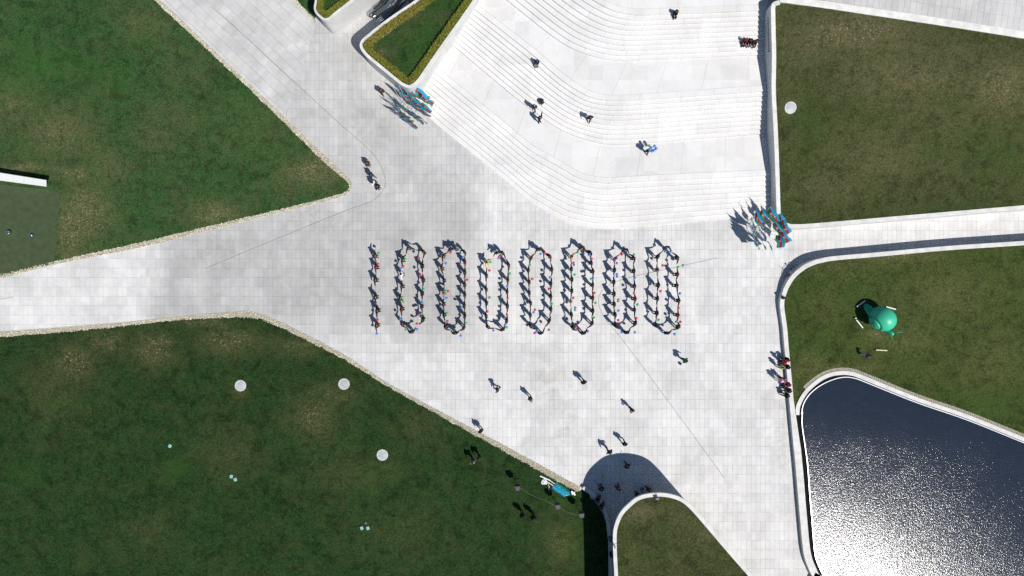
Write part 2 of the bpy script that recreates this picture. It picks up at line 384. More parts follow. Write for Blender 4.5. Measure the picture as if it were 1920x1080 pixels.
# ------------------------------------------------------------------ gravel edging
def gravel(strips, name='gravel_edging'):
    """strips: (outer, inner) world polylines"""
    mb = MB()
    for a, b in strips:
        a = resample(a, 120); b = resample(b, 120)
        vs = [(*p[:2], .012) for p in a] + [(*p[:2], .012) for p in b]
        mb.add(vs, [(i, i + 1, 121 + i, 120 + i) for i in range(119)], 0)
        L = np.linalg.norm(np.diff(a[:, :2], axis=0), axis=1).sum()
        for _ in range(int(L * 62)):
            t = random.random() * 118.99; i = int(t); f = t - i; u = random.uniform(-.05, 1.1)
            p = (a[i] * (1 - f) + a[i + 1] * f) * (1 - u) + (b[i] * (1 - f) + b[i + 1] * f) * u
            r = random.uniform(.025, .065); an = random.random() * 6.28
            ax, ay = r * random.uniform(.8, 1.5), r
            q = []
            for dx, dy, dz in ((1, 0, 0), (0, 1, 0), (-1, 0, 0), (0, -1, 0), (0, 0, .8), (0, 0, -.6)):
                x, y = dx * ax, dy * ay
                q.append((p[0] + x * math.cos(an) - y * math.sin(an), p[1] + x * math.sin(an) + y * math.cos(an), .04 + dz * r))
            mb.add(q, [(0, 1, 4), (1, 2, 4), (2, 3, 4), (3, 0, 4), (1, 0, 5), (2, 1, 5), (3, 2, 5), (0, 3, 5)], 1)
    return tag(mb.build(name, [M['gravel_bed'], M['pebble']]), kind='stuff', label='cream pebble edging strip between the lawns and the paving', cat='gravel')
gravel([(W(nw_gr), W(nw_g)), (W(sw_gr), W(sw_g)), (W([(534, -20), (548, 0), (575, 27), (592, 45)]), W(nsm[:5]))])

# ------------------------------------------------------------------ stairs
RISE = .14
flights = [  # z0, n, bottom edge, top edge
    (0.0, 9, [(770, 192), (805, 221), (824, 238), (900, 300), (960, 349), (995, 379), (1052, 412), (1085, 422), (1119, 428), (1157, 428), (1282, 417), (1356, 411), (1452, 403)],
     [(797, 122), (813, 134.6), (857, 170), (930, 229), (992, 280), (1020, 297), (1049, 313), (1084, 333), (1113, 341), (1140, 343.5), (1165, 342), (1282, 336), (1340, 333.5), (1455, 328)]),
    (9 * RISE, 10, [(830, 68), (850, 85), (939, 160), (980, 193), (1035, 233), (1069, 251), (1114, 266), (1145, 270.5), (1177, 270), (1241, 265.5), (1301, 260), (1360, 256), (1452, 249)],
     [(878, 8), (895, 21), (945, 60), (1001, 104.5), (1040, 139), (1072, 163), (1104, 181), (1130, 187), (1152, 188.5), (1175, 188), (1271, 182), (1400, 173), (1455, 169)]),
    (19 * RISE, 10, [(928, -18), (951, 0), (992, 33), (1037, 68), (1072, 90), (1116, 106), (1154, 112.5), (1188, 112.5), (1240, 110.5), (1296, 108), (1360, 105), (1455, 101)],
     [(1000, -90), (1040, -54), (1075, -26), (1105, -5), (1130, 10), (1155, 21), (1190, 27.5), (1230, 27), (1255, 26), (1340, 23), (1455, 18)])]
stairs = empty('staircase', P(1150, 428, 0))
tag(stairs, 'wide white stone staircase of three curving flights between the hedged planter and the olive lawn', 'stairs')
def at_parent(o, p):
    o.parent = p; o.matrix_parent_inverse = Matrix.Translation(-Vector(p.location)); return o
def ribbon(name, front, back, z, drop, mat, slab=1.9, gap=.008, parent=None, back_gap=.018):
    n = len(front); mb = MB()
    L = np.r_[0, np.cumsum(np.linalg.norm(np.diff(front[:, :2], axis=0), axis=1))]
    pos = random.uniform(.2, slab); cuts = [0.0]
    while pos < L[-1] - .3: cuts.append(pos); pos += slab
    cuts.append(L[-1])
    def pt(arr, s): return np.array([np.interp(s, L, arr[:, 0]), np.interp(s, L, arr[:, 1])])
    for a, b in zip(cuts[:-1], cuts[1:]):
        k = max(2, int((b - a) / .6) + 1); ss = np.linspace(a + gap / 2, b - gap / 2, k); vs = []; dz = random.uniform(-.0025, .0025)
        for s_ in ss:
            f = pt(front, s_); q = pt(back, s_); d = q - f; ln = np.linalg.norm(d); q = f + d * max(0, (ln - back_gap)) / ln
            vs += [(*f, z + dz), (*q, z + dz), (*f, z - drop), (*q, z - drop)]
        fs = []
        for i in range(k - 1):
            o = 4 * i
            fs += [(o, o + 4, o + 5, o + 1), (o + 2, o + 6, o + 4, o), (o + 1, o + 5, o + 7, o + 3)]
        e = 4 * (k - 1); fs += [(0, 1, 3, 2), (e, e + 2, e + 3, e + 1)]
        mb.add(vs, fs)
    o = mb.build(name, mat); return at_parent(o, parent)
NS = 90
prev_top = None
stair_front = None
lands = []
for fi, (z0, n, bot, top) in enumerate(flights):
    cb = resample(W(catmull(bot, 6), z0 + RISE), NS); ct = resample(W(catmull(top, 6), z0 + n * RISE), NS)
    if stair_front is None: stair_front = cb
    edges = [cb * (1 - i / (n - 1)) + ct * (i / (n - 1)) for i in range(n)]
    if prev_top is not None: lands.append((prev_top, cb, z0))
    for i in range(n - 1):
        ribbon('step', edges[i], edges[i + 1], z0 + (i + 1) * RISE, RISE + .12, M['stair'], parent=stairs)
    prev_top = ct; top_z = z0 + n * RISE
up = prev_top.copy(); up[:, 1] = 46; lands.append((prev_top, up, top_z))
for k, (a, b, z) in enumerate(lands):
    # a slab row as the top tread, then the flat landing behind it
    d = b - a; ln = np.linalg.norm(d[:, :2], axis=1)[:, None]; mid = a + d * (.62 / ln)
    ribbon('step', a, mid, z, RISE + .12, M['stair'], parent=stairs)
    ribbon('landing', mid, b, z - .002, .1, M['landing'], slab=4.6, gap=.012, parent=stairs)

# ------------------------------------------------------------------ raised lawns and their walls
def dens(pts, n=6): return catmull(pts, n)
# north-east lawn beside the stairs; z = height of the coping
ne_left = dens([(1461, 0, 5.5), (1450, 4, 5.45), (1446, 13, 5.35), (1446, 40, 5.05), (1447.5, 103, 4.3), (1447, 172, 3.6), (1451, 251, 2.9), (1454, 330, 2.3), (1456, 390, 1.55), (1458, 408, 1.5), (1464, 417, 1.48), (1476, 426, 1.45), (1494, 428, 1.45), (1530, 426, 1.45), (1613, 419, 1.5), (1750, 407, 1.6), (2300, 360, 1.8)])
ne_out = W(ne_left); ne_in = offset(ne_out, .42)   # travelling down then right: the lawn is on the left
ne_top = dens([(2300, 131, 5.3), (1920, 72, 5.3), (1780, 50, 5.35), (1620, 26, 5.45), (1547, 15, 5.5), (1480, 6, 5.5), (1462, 4, 5.5)])
ne_b = np.vstack([ne_in[8:], W([(2310, 360, 1.8), (2310, 132, 5.3)]), W(ne_top)])
ne_b[:, 2] -= .06
lawn('lawn', ne_b, M['g_ne'], .8, [(1600, 60, 160, 50, .9, 0), (1700, 140, 200, 70, .6, 0), (1880, 160, 70, 60, .9, 0), (1520, 90, 70, 60, .6, 0), (1660, 300, 100, 50, .5, 0), (1560, 350, 60, 30, .5, 0), (1480, 200, 16, 16, .9, 0),
    (1515, 215, 40, 60, 0, .9), (1770, 190, 24, 12, 0, .9), (1740, 285, 22, 20, 0, 1), (1530, 110, 30, 16, 0, .6), (1870, 290, 80, 60, 0, .6), (1600, 200, 60, 30, 0, .4), (1800, 390, 120, 14, 0, .8), (1500, 410, 30, 12, 0, .6)], ragged=.02)
def wall_thing(name, label, outer, inner, base, parts=('coping', 'wall_face'), mats=None, loc=None):
    """coping between outer and inner polylines, face from the outer edge down to the base polyline"""
    mats = mats or (M['white'], M['white_wall'])
    t = empty(name, loc or tuple(base[len(base) // 2])); n = len(outer)
    mb = MB(); vs = []
    for o, i in zip(outer, inner): vs += [tuple(o), tuple(i), (o[0], o[1], o[2] - .12), (i[0], i[1], i[2] - .35)]
    fs = []
    for k in range(n - 1):
        a = 4 * k; fs += [(a, a + 1, a + 5, a + 4), (a + 2, a, a + 4, a + 6), (a + 1, a + 3, a + 7, a + 5)]
    fs += [(0, 2, 3, 1), (4 * n - 4, 4 * n - 3, 4 * n - 1, 4 * n - 2)]
    mb.add(vs, fs); at_parent(mb.build(parts[0], mats[0]), t)
    mb = MB(); vs = []
    mid = [(o * .93 + i * .07) for o, i in zip(outer, inner)]
    for o, b in zip(mid, base): vs += [(o[0], o[1], o[2] - .11), tuple(b)]
    mb.add(vs, [(2 * k, 2 * k + 2, 2 * k + 3, 2 * k + 1) for k in range(n - 1)]); at_parent(mb.build(parts[1], mats[1]), t)
    return tag(t, label, 'wall')
def drop(poly, off, z):
    b = offset(poly, off); b[:, 2] = z; return b
kk = [i for i in range(len(ne_out)) if ne_out[i, 1] > P(0, 423, 1.4).y and i < 66] 
nk = 58
base = drop(ne_out, -.04, -.05)
wall_thing('retaining_wall', 'white coped stone retaining wall running up beside the stairs around the olive lawn', ne_out, ne_in, base)
# recessed handrail slots along the stair side of that wall
# upper walkway behind the lawn
nt_in = W(ne_top); nt_out = offset(nt_in, -.62) if offset(nt_in, -.62)[3, 1] > nt_in[3, 1] else offset(nt_in, .62)
nt_out[:, 2] += .12
wall_thing('kerb_wall', 'broad white kerb between the olive lawn and the upper walkway', nt_out, nt_in, drop(nt_out, 0, 5.0))
# east lawn with the pool
e_rim = dens([(2300, 426, 1.45), (1920, 451.7, 1.45), (1780, 461, 1.4), (1647, 473, 1.38), (1567, 480, 1.32), (1540, 484.6, 1.28), (1523, 489.5, 1.22), (1505, 498.5, 1.1), (1486, 514.5, .92), (1474, 532, .75), (1467.5, 547, .62), (1463, 563, .55), (1463, 580, .5), (1468, 616, .48), (1471, 653, .47), (1477, 715, .47), (1480, 750, .47), (1486.5, 820, .47), (1493, 887, .47), (1500, 970, .47), (1507, 1037, .47), (1518, 1070, .47), (1530, 1090, .47), (1560, 1120, .47), (1830, 1430, .47)])
e_out = W(e_rim); e_w = np.clip((np.arange(len(e_out)) - 96) / 8, 0, 1)[:, None]; e_in = offset(e_out, .45) * (1 - e_w) + offset(e_out, .74) * e_w
wall_thing('retaining_wall', 'low white seat wall curving round the eastern lawn and the pool', e_out, e_in, drop(e_out, -.03, -.05))
ip = 15 * 6 + 3
pool_px = catmull([(1502.7, 777), (1506.7, 757), (1520, 737), (1542, 720.5), (1567, 710), (1587, 707), (1606, 710), (1632, 720), (1720, 755), (1813, 787), (1920, 830), (2000, 862), (2150, 922), (2300, 982)], 6)
pool_w = np.vstack([W(pool_px, .38), W([(2300, 1420), (1850, 1420), (1580, 1130), (1545, 1081), (1538, 1068), (1528, 1040), (1523, 987), (1518, 930), (1513, 867), (1504, 803)], .38)])
rim_o = catmull([(1491.5, 778), (1494, 758), (1509, 732), (1531, 712), (1553, 700), (1577, 695.6), (1597, 697), (1617, 703.5), (1720, 745), (1813, 777), (1920, 820), (2000, 852), (2150, 912), (2300, 972)], 6)
rim_o = resample(W(rim_o, .52), 170); rim_i = offset(rim_o, -.42)
wall_thing('pool_rim', 'white stone rim curving around the dark reflecting pool', rim_o, rim_i, drop(rim_o, .02, .1), parts=('coping', 'outer_face'))
# inner groove lip, a thin pale line of metal
lip_o = offset(np.vstack([W(pool_px, .40)]), .03); lip_i = offset(lip_o, -.09)
left_px = catmull([(1504, 772), (1503, 785), (1504, 803), (1513, 867), (1518, 930), (1523, 987), (1528, 1040), (1538, 1068), (1548, 1086), (1582, 1130), (1850, 1418)], 6)
ll_o = W(left_px, .40); ll_i = offset(ll_o, .09)
mb = MB()
for a, b in ((lip_o, lip_i), (ll_o, ll_i)):
    vs = []
    for p, q in zip(a, b): vs += [tuple(p), tuple(q), (p[0], p[1], .25), (q[0], q[1], .25)]
    fs = []
    for k in range(len(a) - 1):
        o = 4 * k; fs += [(o, o + 1, o + 5, o + 4), (o + 2, o, o + 4, o + 6), (o + 1, o + 3, o + 7, o + 5)]
    mb.add(vs, fs)
tag(mb.build('pool_edge_trim', M['steel']), 'thin pale metal trim along the inner edge of the dark pool', 'trim')
# dark overflow channel floor between rim and trim, under the water edge
mb = MB(); ch = W([(1470, 640), (2010, 640), (2010, 1160), (1500, 1160)], .2)
eb = np.vstack([e_in[ip - 8:], W([(2020, 1160, .2), (2020, 870, .2)]), rim_i[::-1]]); 
# ---- water
m, nt, n, l, b = new_mat('pool_water'); M['water'] = m
g = n.new('ShaderNodeNewGeometry').outputs['Position']
br = n.new('ShaderNodeTexBrick'); l.new(g, br.inputs['Vector']); br.inputs['Scale'].default_value = 1.0; br.offset = 0
br.inputs['Brick Width'].default_value = .6; br.inputs['Row Height'].default_value = .6; br.inputs['Mortar Size'].default_value = .012
br.inputs['Color1'].default_value = (.0135, .021, .036, 1); br.inputs['Color2'].default_value = (.0155, .024, .041, 1); br.inputs['Mortar'].default_value = (.011, .018, .031, 1)
l.new(br.outputs[0], b.inputs['Base Color']); b.inputs['Roughness'].default_value = .15; b.inputs['IOR'].default_value = 1.33
wind = mrange(n, l, noise(n, l, g, .12, 3, .5, .5), .3, .7, .8, 1.15)
h = math_(n, l, 'ADD', noise(n, l, g, 17.0, 1.0, .5, .2), math_(n, l, 'MULTIPLY', noise(n, l, g, 5.0, 1.0, .5), 1.3))
sy_ = n.new('ShaderNodeSeparateXYZ'); l.new(g, sy_.inputs[0])
# the upper end of the pool lies in the lee of its rim and the lawn
lee = math_(n, l, 'ADD', sy_.outputs[1], math_(n, l, 'MULTIPLY', noise(n, l, g, .25, 3, .6), 5.0))
wind = math_(n, l, 'MULTIPLY', wind, mrange(n, l, lee, -15.2, -10.2, 1.0, .42))
bp = n.new('ShaderNodeBump'); bp.inputs['Distance'].default_value = .0088; l.new(h, bp.inputs['Height']); l.new(wind, bp.inputs['Strength'])
l.new(bp.outputs[0], b.inputs['Normal'])
mb = MB(); mb.add([tuple(p) for p in pool_w], [tuple(range(len(pool_w)))[::-1]])
wat = mb.mesh('pool_water', M['water']); tag(link('pool_water', wat), kind='structure')
mb = MB(); cb_ = W([(1488, 690), (2030, 690), (2030, 1170), (1500, 1170)], .3)
chp = np.vstack([rim_o[::1] * [1, 1, 0] + [0, 0, .30], W([(2300, 1440), (1840, 1440), (1560, 1120), (1530, 1090), (1507, 1037), (1500, 970), (1493, 887), (1486.5, 820)], .30)])
mb.add([tuple(p) for p in chp], [tuple(range(len(chp)))[::-1]])
M['channel'] = simple('channel_stone', (.012, .013, .015), 1.0, .2, 3, 0.0)
tag(mb.build('pool_channel', M['channel']), kind='structure')
# east lawn surface: from the wall coping to the pool rim
gr_o = offset(rim_o, .45)
el = np.vstack([e_in[:ip] * [1, 1, 1] - [0, 0, .05], W([(1491, 772, .45)]), rim_o[3:] * [1, 1, 0] + [0, 0, .44], W([(2290, 990, .45), (2290, 428, 1.4)])])
lawn('lawn', el, M['g_e'], .7, [(1680, 480, 120, 16, .9, 0), (1560, 500, 60, 20, .5, 0), (1640, 630, 24, 12, 1, 0), (1520, 690, 30, 30, .6, 0), (1780, 550, 100, 60, .5, 0), (1860, 680, 80, 60, .4, 0), (1700, 640, 70, 30, .5, 0), (1540, 580, 40, 40, .35, 0), (1590, 690, 80, 10, .8, 0), (1490, 720, 6, 40, .9, 0),
    (1700, 475, 140, 10, 0, .8), (1500, 560, 30, 40, 0, .5), (1600, 560, 40, 20, 0, .5), (1850, 760, 100, 30, 0, .8), (1620, 610, 60, 40, 0, .3), (1520, 640, 30, 30, 0, .5)], ragged=.02)
mb = MB()
gs = resample(rim_o[10:], 200); go = offset(gs, .34)
vs = [(p[0], p[1], .462) for p in gs] + [(p[0], p[1], .468) for p in go]
mb.add(vs, [(i, 200 + i, 201 + i, i + 1) for i in range(199)], 0)
for _ in range(1900):
    t = random.random() * 198.9; i = int(t); u = random.uniform(0, 1.1); p = gs[i] * (1 - u) + go[i] * u; r = random.uniform(.025, .055)
    q = [(p[0] + dx * r * random.uniform(.8, 1.3), p[1] + dy * r, .475 + dz * r) for dx, dy, dz in ((1, .2, 0), (-.2, 1, 0), (-1, .1, 0), (.1, -1, 0), (0, 0, .8))]
    mb.add(q, [(0, 1, 4), (1, 2, 4), (2, 3, 4), (3, 0, 4)], 1)
M['pebble2'] = simple('grey_pebble', (.36, .35, .32), .85, .3, 7)
tag(mb.build('pool_gravel', [M['gravel_bed'], M['pebble2']]), 'grey pebble strip between the pool rim and the eastern lawn', 'gravel', kind='stuff')

# ------------------------------------------------------------------ planters
def planter(label, rim_px, z, rim_w, base_off, mat, spacing, patches, turf_drop=.08, base_z=-.05, hedge=None, wallmat=None):
    """rim_px: closed loop of photo pixels (x,y,z) anticlockwise in the world"""
    o = W(rim_px); c = np.vstack([o, o[:1]])
    area = .5 * np.sum(c[:-1, 0] * c[1:, 1] - c[1:, 0] * c[:-1, 1])
    if area < 0: o = o[::-1]; c = np.vstack([o, o[:1]])
    t = empty('raised_planter', (float(o[:, 0].mean()), float(o[:, 1].mean()), 0.0))
    def coff(d):
        e = np.vstack([o[-1:], o, o[:1]]); return offset(e, d)[1:-1]
    inn = coff(rim_w); bs = coff(base_off); bs[:, 2] = base_z
    n = len(o); mb = MB(); vs = []
    for a, b in zip(o, inn): vs += [tuple(a), tuple(b), (a[0], a[1], a[2] - .25), (b[0], b[1], b[2] - .5)]
    fs = []
    for k in range(n):
        a = 4 * k; q = 4 * ((k + 1) % n); fs += [(a, q, q + 1, a + 1), (a + 2, q + 2, q, a), (a + 1, q + 1, q + 3, a + 3)]
    mb.add(vs, fs); at_parent(mb.build('coping', M['white']), t)
    mb = MB(); vs = []
    ins = coff(.03)
    for a, b in zip(ins, bs): vs += [(a[0], a[1], a[2] - .24), tuple(b)]
    mb.add(vs, [(2 * k + 1, 2 * ((k + 1) % n) + 1, 2 * ((k + 1) % n), 2 * k) for k in range(n)]); at_parent(mb.build('wall', wallmat or M['white_wall']), t)
    tb = coff(rim_w - .02); tb[:, 2] -= turf_drop
    at_parent(lawn('turf', tb, mat, spacing, patches, ragged=0, kind=''), t)
    tag(t, label, 'planter'); return t, coff
# south planter: tall mass with an overhanging rim
sp = dens([(1156, 1380, 4.7), (1155, 1230, 4.7), (1153, 1130, 4.7), (1152, 1080, 4.7), (1150, 1040, 4.7), (1149.4, 1006, 4.7), (1151.8, 987, 4.7), (1160, 966, 4.7), (1172.6, 950, 4.7), (1195, 932, 4.7), (1219, 925.5, 4.7), (1242, 924.5, 4.7), (1265, 928.5, 4.7), (1284, 937, 4.7), (1302, 953, 4.7), (1330, 985, 4.7), (1370, 1032, 4.7), (1412, 1080, 4.7), (1455, 1130, 4.7), (1590, 1290, 4.7), (1660, 1380, 4.7)], 5)
s_t, _ = planter('tall rounded white planter topped with olive grass casting the big shadow', sp, 4.7, .36, 2.4, M['g_ne'], .6,
    [(1200, 960, 40, 20, .7, 0), (1280, 970, 40, 30, .4, 0), (1330, 1000, 40, 30, .6, 0), (1245, 985, 14, 12, 0, 1), (1235, 1000, 20, 10, 0, .6), (1215, 1045, 14, 12, 0, 1), (1310, 960, 24, 10, 0, .9), (1350, 1020, 24, 20, 0, .8), (1245, 1030, 14, 10, 0, .6)])
# hedged triangle planter beside the stairs
tp = dens([(1000, -165, 4.6), (960, -108, 4.4), (905, -25, 4.0), (893, 0, 3.8), (870, 34, 3.6), (840, 76, 3.5), (812, 116, 3.4), (790, 148, 3.3), (780, 159, 3.3), (768, 165, 3.3), (756, 161.5, 3.3), (745, 154, 3.3), (715, 129.5, 3.3), (690, 109, 3.3), (678.5, 96, 3.3), (674.4, 85, 3.3), (678, 75, 3.3), (690, 64, 3.3), (727, 35, 3.4), (780, -1, 3.6), (812, -25, 3.8), (940, -120, 4.4), (990, -158, 4.6)], 5)
t_t, t_off = planter('hedged triangular planter with white walls between the escalator and the stairs', tp, 3.3, .30, .02, M['g_pl'], .45,
    [(720, 100, 24, 20, .8, 0), (690, 88, 12, 14, .8, 0), (760, 60, 40, 14, .35, 0), (820, 30, 40, 20, .3, 0), (715, 62, 60, 6, 1, 0), (760, 32, 40, 8, 1, 0), (790, 60, 30, 40, 0, .3)], turf_drop=.35)
np_ = dens([(600, -230, 4.4), (595, -100, 3.8), (592, -25, 3.5), (590.5, 0, 3.4), (588.5, 13, 3.3), (591, 24, 3.3), (600, 33, 3.3), (608, 38, 3.3), (618, 36, 3.3), (630, 26, 3.3), (662, 1, 3.4), (690, -25, 3.5), (790, -105, 3.9), (930, -225, 4.4)], 5)
n_t, n_off = planter('small hedged planter with white walls at the foot of the diagonal path', np_, 3.3, .22, .02, M['g_pl'], .4, [], turf_drop=.35)

def hedge(label, coff, inset, width, h0, n_leaf, loc, dry_test=None):
    a = coff(inset); b = coff(inset + width)
    t = empty('hedge', loc); mb = MB(); n = len(a)
    vs = []
    for p, q in zip(a, b):
        p2 = p * .9 + q * .1; q2 = p * .1 + q * .9
        vs += [(p2[0], p2[1], p[2] - .35), (p2[0], p2[1], p[2] + h0 - .06), (q2[0], q2[1], q[2] + h0 - .06), (q2[0], q2[1], q[2] - .4)]
    fs = []
    for k in range(n):
        o = 4 * k; w = 4 * ((k + 1) % n)
        fs += [(o, w, w + 1, o + 1), (o + 1, w + 1, w + 2, o + 2), (o + 2, w + 2, w + 3, o + 3)]
    mb.add(vs, fs); at_parent(mb.build('branches', M['hedge']), t)
    mb = MB()
    L = np.r_[0, np.cumsum(np.linalg.norm(np.diff(np.vstack([a, a[:1]])[:, :2], axis=0), axis=1))]
    for _ in range(n_leaf):
        s = random.random() * L[-1]; k = min(int(np.searchsorted(L, s)) - 1, n - 1); k = max(k, 0); f = (s - L[k]) / max(1e-6, L[k + 1] - L[k]); k2 = (k + 1) % n
        u = random.uniform(-.06, 1.06); p = (a[k] * (1 - f) + a[k2] * f) * (1 - u) + (b[k] * (1 - f) + b[k2] * f) * u
        z = p[2] + h0 + random.gauss(-.05, .05) if .05 < u < .95 else p[2] + h0 - random.random() * .45
        d = Vector((random.gauss(0, 1), random.gauss(0, 1), random.gauss(.2, .6))).normalized(); e = d.orthogonal(); e.rotate(Matrix.Rotation(random.random() * 6.28, 3, d))
        w = d.cross(e); c = Vector((p[0], p[1], z)); sz = random.uniform(.03, .06)
        mb.add([c - e * sz, c + w * sz * .6, c + e * sz, c - w * sz * .6], [(0, 1, 2, 3)], 1 if (dry_test and dry_test(p) and random.random() < .65) or random.random() < .08 else 0)
    at_parent(mb.build('leaves', [M['hedge'], M['hedge2']]), t)
    return tag(t, label, 'hedge')
hedge('clipped yellow green hedge lining the triangular planter beside the stairs', t_off, .34, .72, .12, 26000, tuple(P(770, 90, 3.0)), lambda p: (p[0] - P(690, 64, 3.3).x) * .56 - (P(690, 64, 3.3).y - p[1]) * .82 > -1.2 and p[1] > P(0, 88, 3.3).y and p[0] < P(790, 0, 3.3).x)
hedge('clipped yellow green hedge lining the small planter by the diagonal path', n_off, .26, .6, .12, 24000, tuple(P(620, 10, 3.0)))
# pale gravel band inside the triangular planter
mb = MB(); ga = resample(W([(690, 79, 3.02), (712, 62, 3.02), (757, 33, 3.1), (800, 6, 3.3)]), 40); gb = offset(ga, -.42)
for _ in range(1500):
    i = random.randrange(39); u = random.random() ** 1.4; p = ga[i] * (1 - u) + gb[i] * u + np.array([random.gauss(0, .05), random.gauss(0, .05), 0]); r = random.uniform(.025, .055)
    mb.add([(p[0] + dx * r, p[1] + dy * r, p[2] - .02 + dz * r) for dx, dy, dz in ((1, 0, 0), (0, 1, 0), (-1, 0, 0), (0, -1, 0), (0, 0, .9))], [(0, 1, 4), (1, 2, 4), (2, 3, 4), (3, 0, 4)])
tag(mb.build('planter_gravel', M['pebble']), 'cream gravel band along the hedge in the triangular planter', 'gravel', kind='stuff')
# curved low wall at the lawn's end, in the planter's shade
co = W(catmull([(1095, 912, .42), (1121.7, 932, .42), (1135.6, 952.7, .42), (1142.5, 978, .42), (1146, 1006, .42), (1148, 1060, .42), (1149, 1390, .42)], 6)); 
wall_thing('low_wall', 'low curved stone wall closing the dark lawn beside the tall planter', co, offset(co, -.34), drop(co, .0, -.03), mats=(M['white_wall'], M['white_wall']))

# ------------------------------------------------------------------ paving slabs (joints recessed)
L1, L2 = P(592, 50), P(537, 215)
def side(x, y): return (L2.x - L1.x) * (y - L1.y) - (L2.y - L1.y) * (x - L1.x)
SGN = 1 if side(P(700, 150).x, P(700, 150).y) > 0 else -1
def clip(poly, f):
    out = []
    for i in range(len(poly)):
        a, b = poly[i], poly[(i + 1) % len(poly)]; fa, fb = f(*a), f(*b)
        if fa >= 0: out.append(a)
        if fa * fb < 0:
            t = fa / (fa - fb); out.append((a[0] + (b[0] - a[0]) * t, a[1] + (b[1] - a[1]) * t))
    return out
stair_cover = np.vstack([stair_front, [[40, stair_front[-1, 1], 0], [40, 46, 0], [-12, 46, 0]]])
covers = [nw_poly, sw_poly, stair_cover, ne_b, el, pool_w, np.vstack([e_in, [[80, -55, 0], [80, 6, 0]]])]
def covered(x, y):
    c = np.ones(1, bool) & False
    for q in covers:
        if inside(q, x, y).all(): return True
    return False
def slab_prism(mb, poly, z, th, g=.0075):
    c = np.mean(poly, 0); k = []
    for p in poly:
        d = c - p; k.append(p + np.sign(d) * np.minimum(np.abs(d), g))
    n = len(k); vs = [(*p, z) for p in k] + [(*p, z - th) for p in k]
    mb.add(vs, [tuple(range(n))] + [((i + 1) % n, i, i + n, (i + 1) % n + n) for i in range(n)])
i0, i1 = int((-76 - ORG[0]) / .5), int((76 - ORG[0]) / .5); j0, j1 = int(-46 - ORG[1]), int(40 - ORG[1])
cells = []
XX, YY = np.meshgrid(np.arange(i0, i1), np.arange(j0, j1)); cx = ORG[0] + XX.ravel() * .5; cy = ORG[1] + YY.ravel() * 1.0
cov = np.zeros(len(cx), bool)
for q in covers:
    a = np.ones(len(cx), bool)
    for dx in (0, .5):
        for dy in (0, 1.0): a &= inside(q, cx + dx, cy + dy)
    cov |= a
full = []; part = []
for x, y in zip(cx[~cov], cy[~cov]):
    s_ = [side(x + dx, y + dy) * SGN for dx in (0, .5) for dy in (0, 1)]
    if y < L2.y - 1.5 and x < 0: full.append((x, y)); continue
    if min(s_) >= 0: full.append((x, y))
    elif max(s_) > 0: part.append((x, y))
full.sort(key=lambda p: (p[0] + .25 - .8) ** 2 + (p[1] + .5 + .5) ** 2)
slab_me = []
for k in range(6):
    mb = MB(); slab_prism(mb, np.array([(0, 0), (.5, 0), (.5, 1), (0, 1)]), 0, .034, .002 + .0013 * k); slab_me.append(mb.mesh('paving_slab', M['pave']))
for x, y in full[:300]:
    o = link('paving_slab', random.choice(slab_me), plaza); o.location = (x, y, random.uniform(-.002, .002))
mb = MB()
for x, y in full[300:]:
    slab_prism(mb, np.array([(x, y), (x + .5, y), (x + .5, y + 1), (x, y + 1)]), random.uniform(-.002, .002), .034, random.uniform(.002, .009))
for x, y in part:
    q = clip([(x, y), (x + .5, y), (x + .5, y + 1), (x, y + 1)], lambda a, b: side(a, b) * SGN)
    if len(q) > 2: slab_prism(mb, np.array(q), 0, .034)
tag(mb.build('paving', M['pave'], plaza), kind='stuff')
# diagonal path in the north-west, slabs turned along it
mb = MB(); ca, sa = math.cos(ANG2), math.sin(ANG2)
for i in range(-160, 10):
    for j in range(-50, 50):
        q = [((u * .5) * ca - v * sa, (u * .5) * sa + v * ca) for u, v in ((i, j), (i + 1, j), (i + 1, j + 1), (i, j + 1))]
        c = np.mean(q, 0)
        if not (-58 < c[0] < -18 and 16 < c[1] < 46): continue
        if inside(nw_poly, np.array([p[0] for p in q]), np.array([p[1] for p in q])).all(): continue
        q = clip(q, lambda a, b: -side(a, b) * SGN)
        if len(q) > 2: slab_prism(mb, np.array(q), random.uniform(-.002, .002), .034)
nwp = tag(mb.build('diagonal_path', M['pave_nw']), kind='structure')
# upper walkway behind the north-east lawn
mb = MB(); ca, sa = math.cos(R(-8.8)), math.sin(R(-8.8)); wk = empty('upper_walkway', tuple(P(1750, 10, 5.2))); wk['kind'] = 'structure'
pth = np.vstack([nt_out, [[16, nt_out[-1, 1], 0], [16, 46, 0], [76, 46, 0], [76, nt_out[0, 1], 0]]])
mb2 = MB(); nb_ = [(p[0], p[1], 5.2) for p in nt_out[::-1]]; mb2.add([(25.2, 46, 5.2), (25.2, nb_[0][1], 5.2)] + nb_ + [(76, nb_[-1][1], 5.2), (76, 46, 5.2)], [tuple(range(len(nb_) + 4))])
at_parent(mb2.build('walkway_bed', M['bed']), wk)
slabs_up = []
for i in range(20, 125):
    for j in range(10, 55):
        q = [((u * .6) * ca - (v * 1.2) * sa, (u * .6) * sa + (v * 1.2) * ca) for u, v in ((i, j), (i + 1, j), (i + 1, j + 1), (i, j + 1))]
        c = np.mean(q, 0)
        if 25.6 < c[0] < 72 and c[1] < 45 and inside(pth, [c[0]], [c[1]])[0]: slabs_up.append(np.array(q))
for q in slabs_up: slab_prism(mb, q, 5.24 + random.uniform(-.002, .002), .03)
o = at_parent(mb.build('paving', M['pave_up']), wk); o['kind'] = 'stuff'

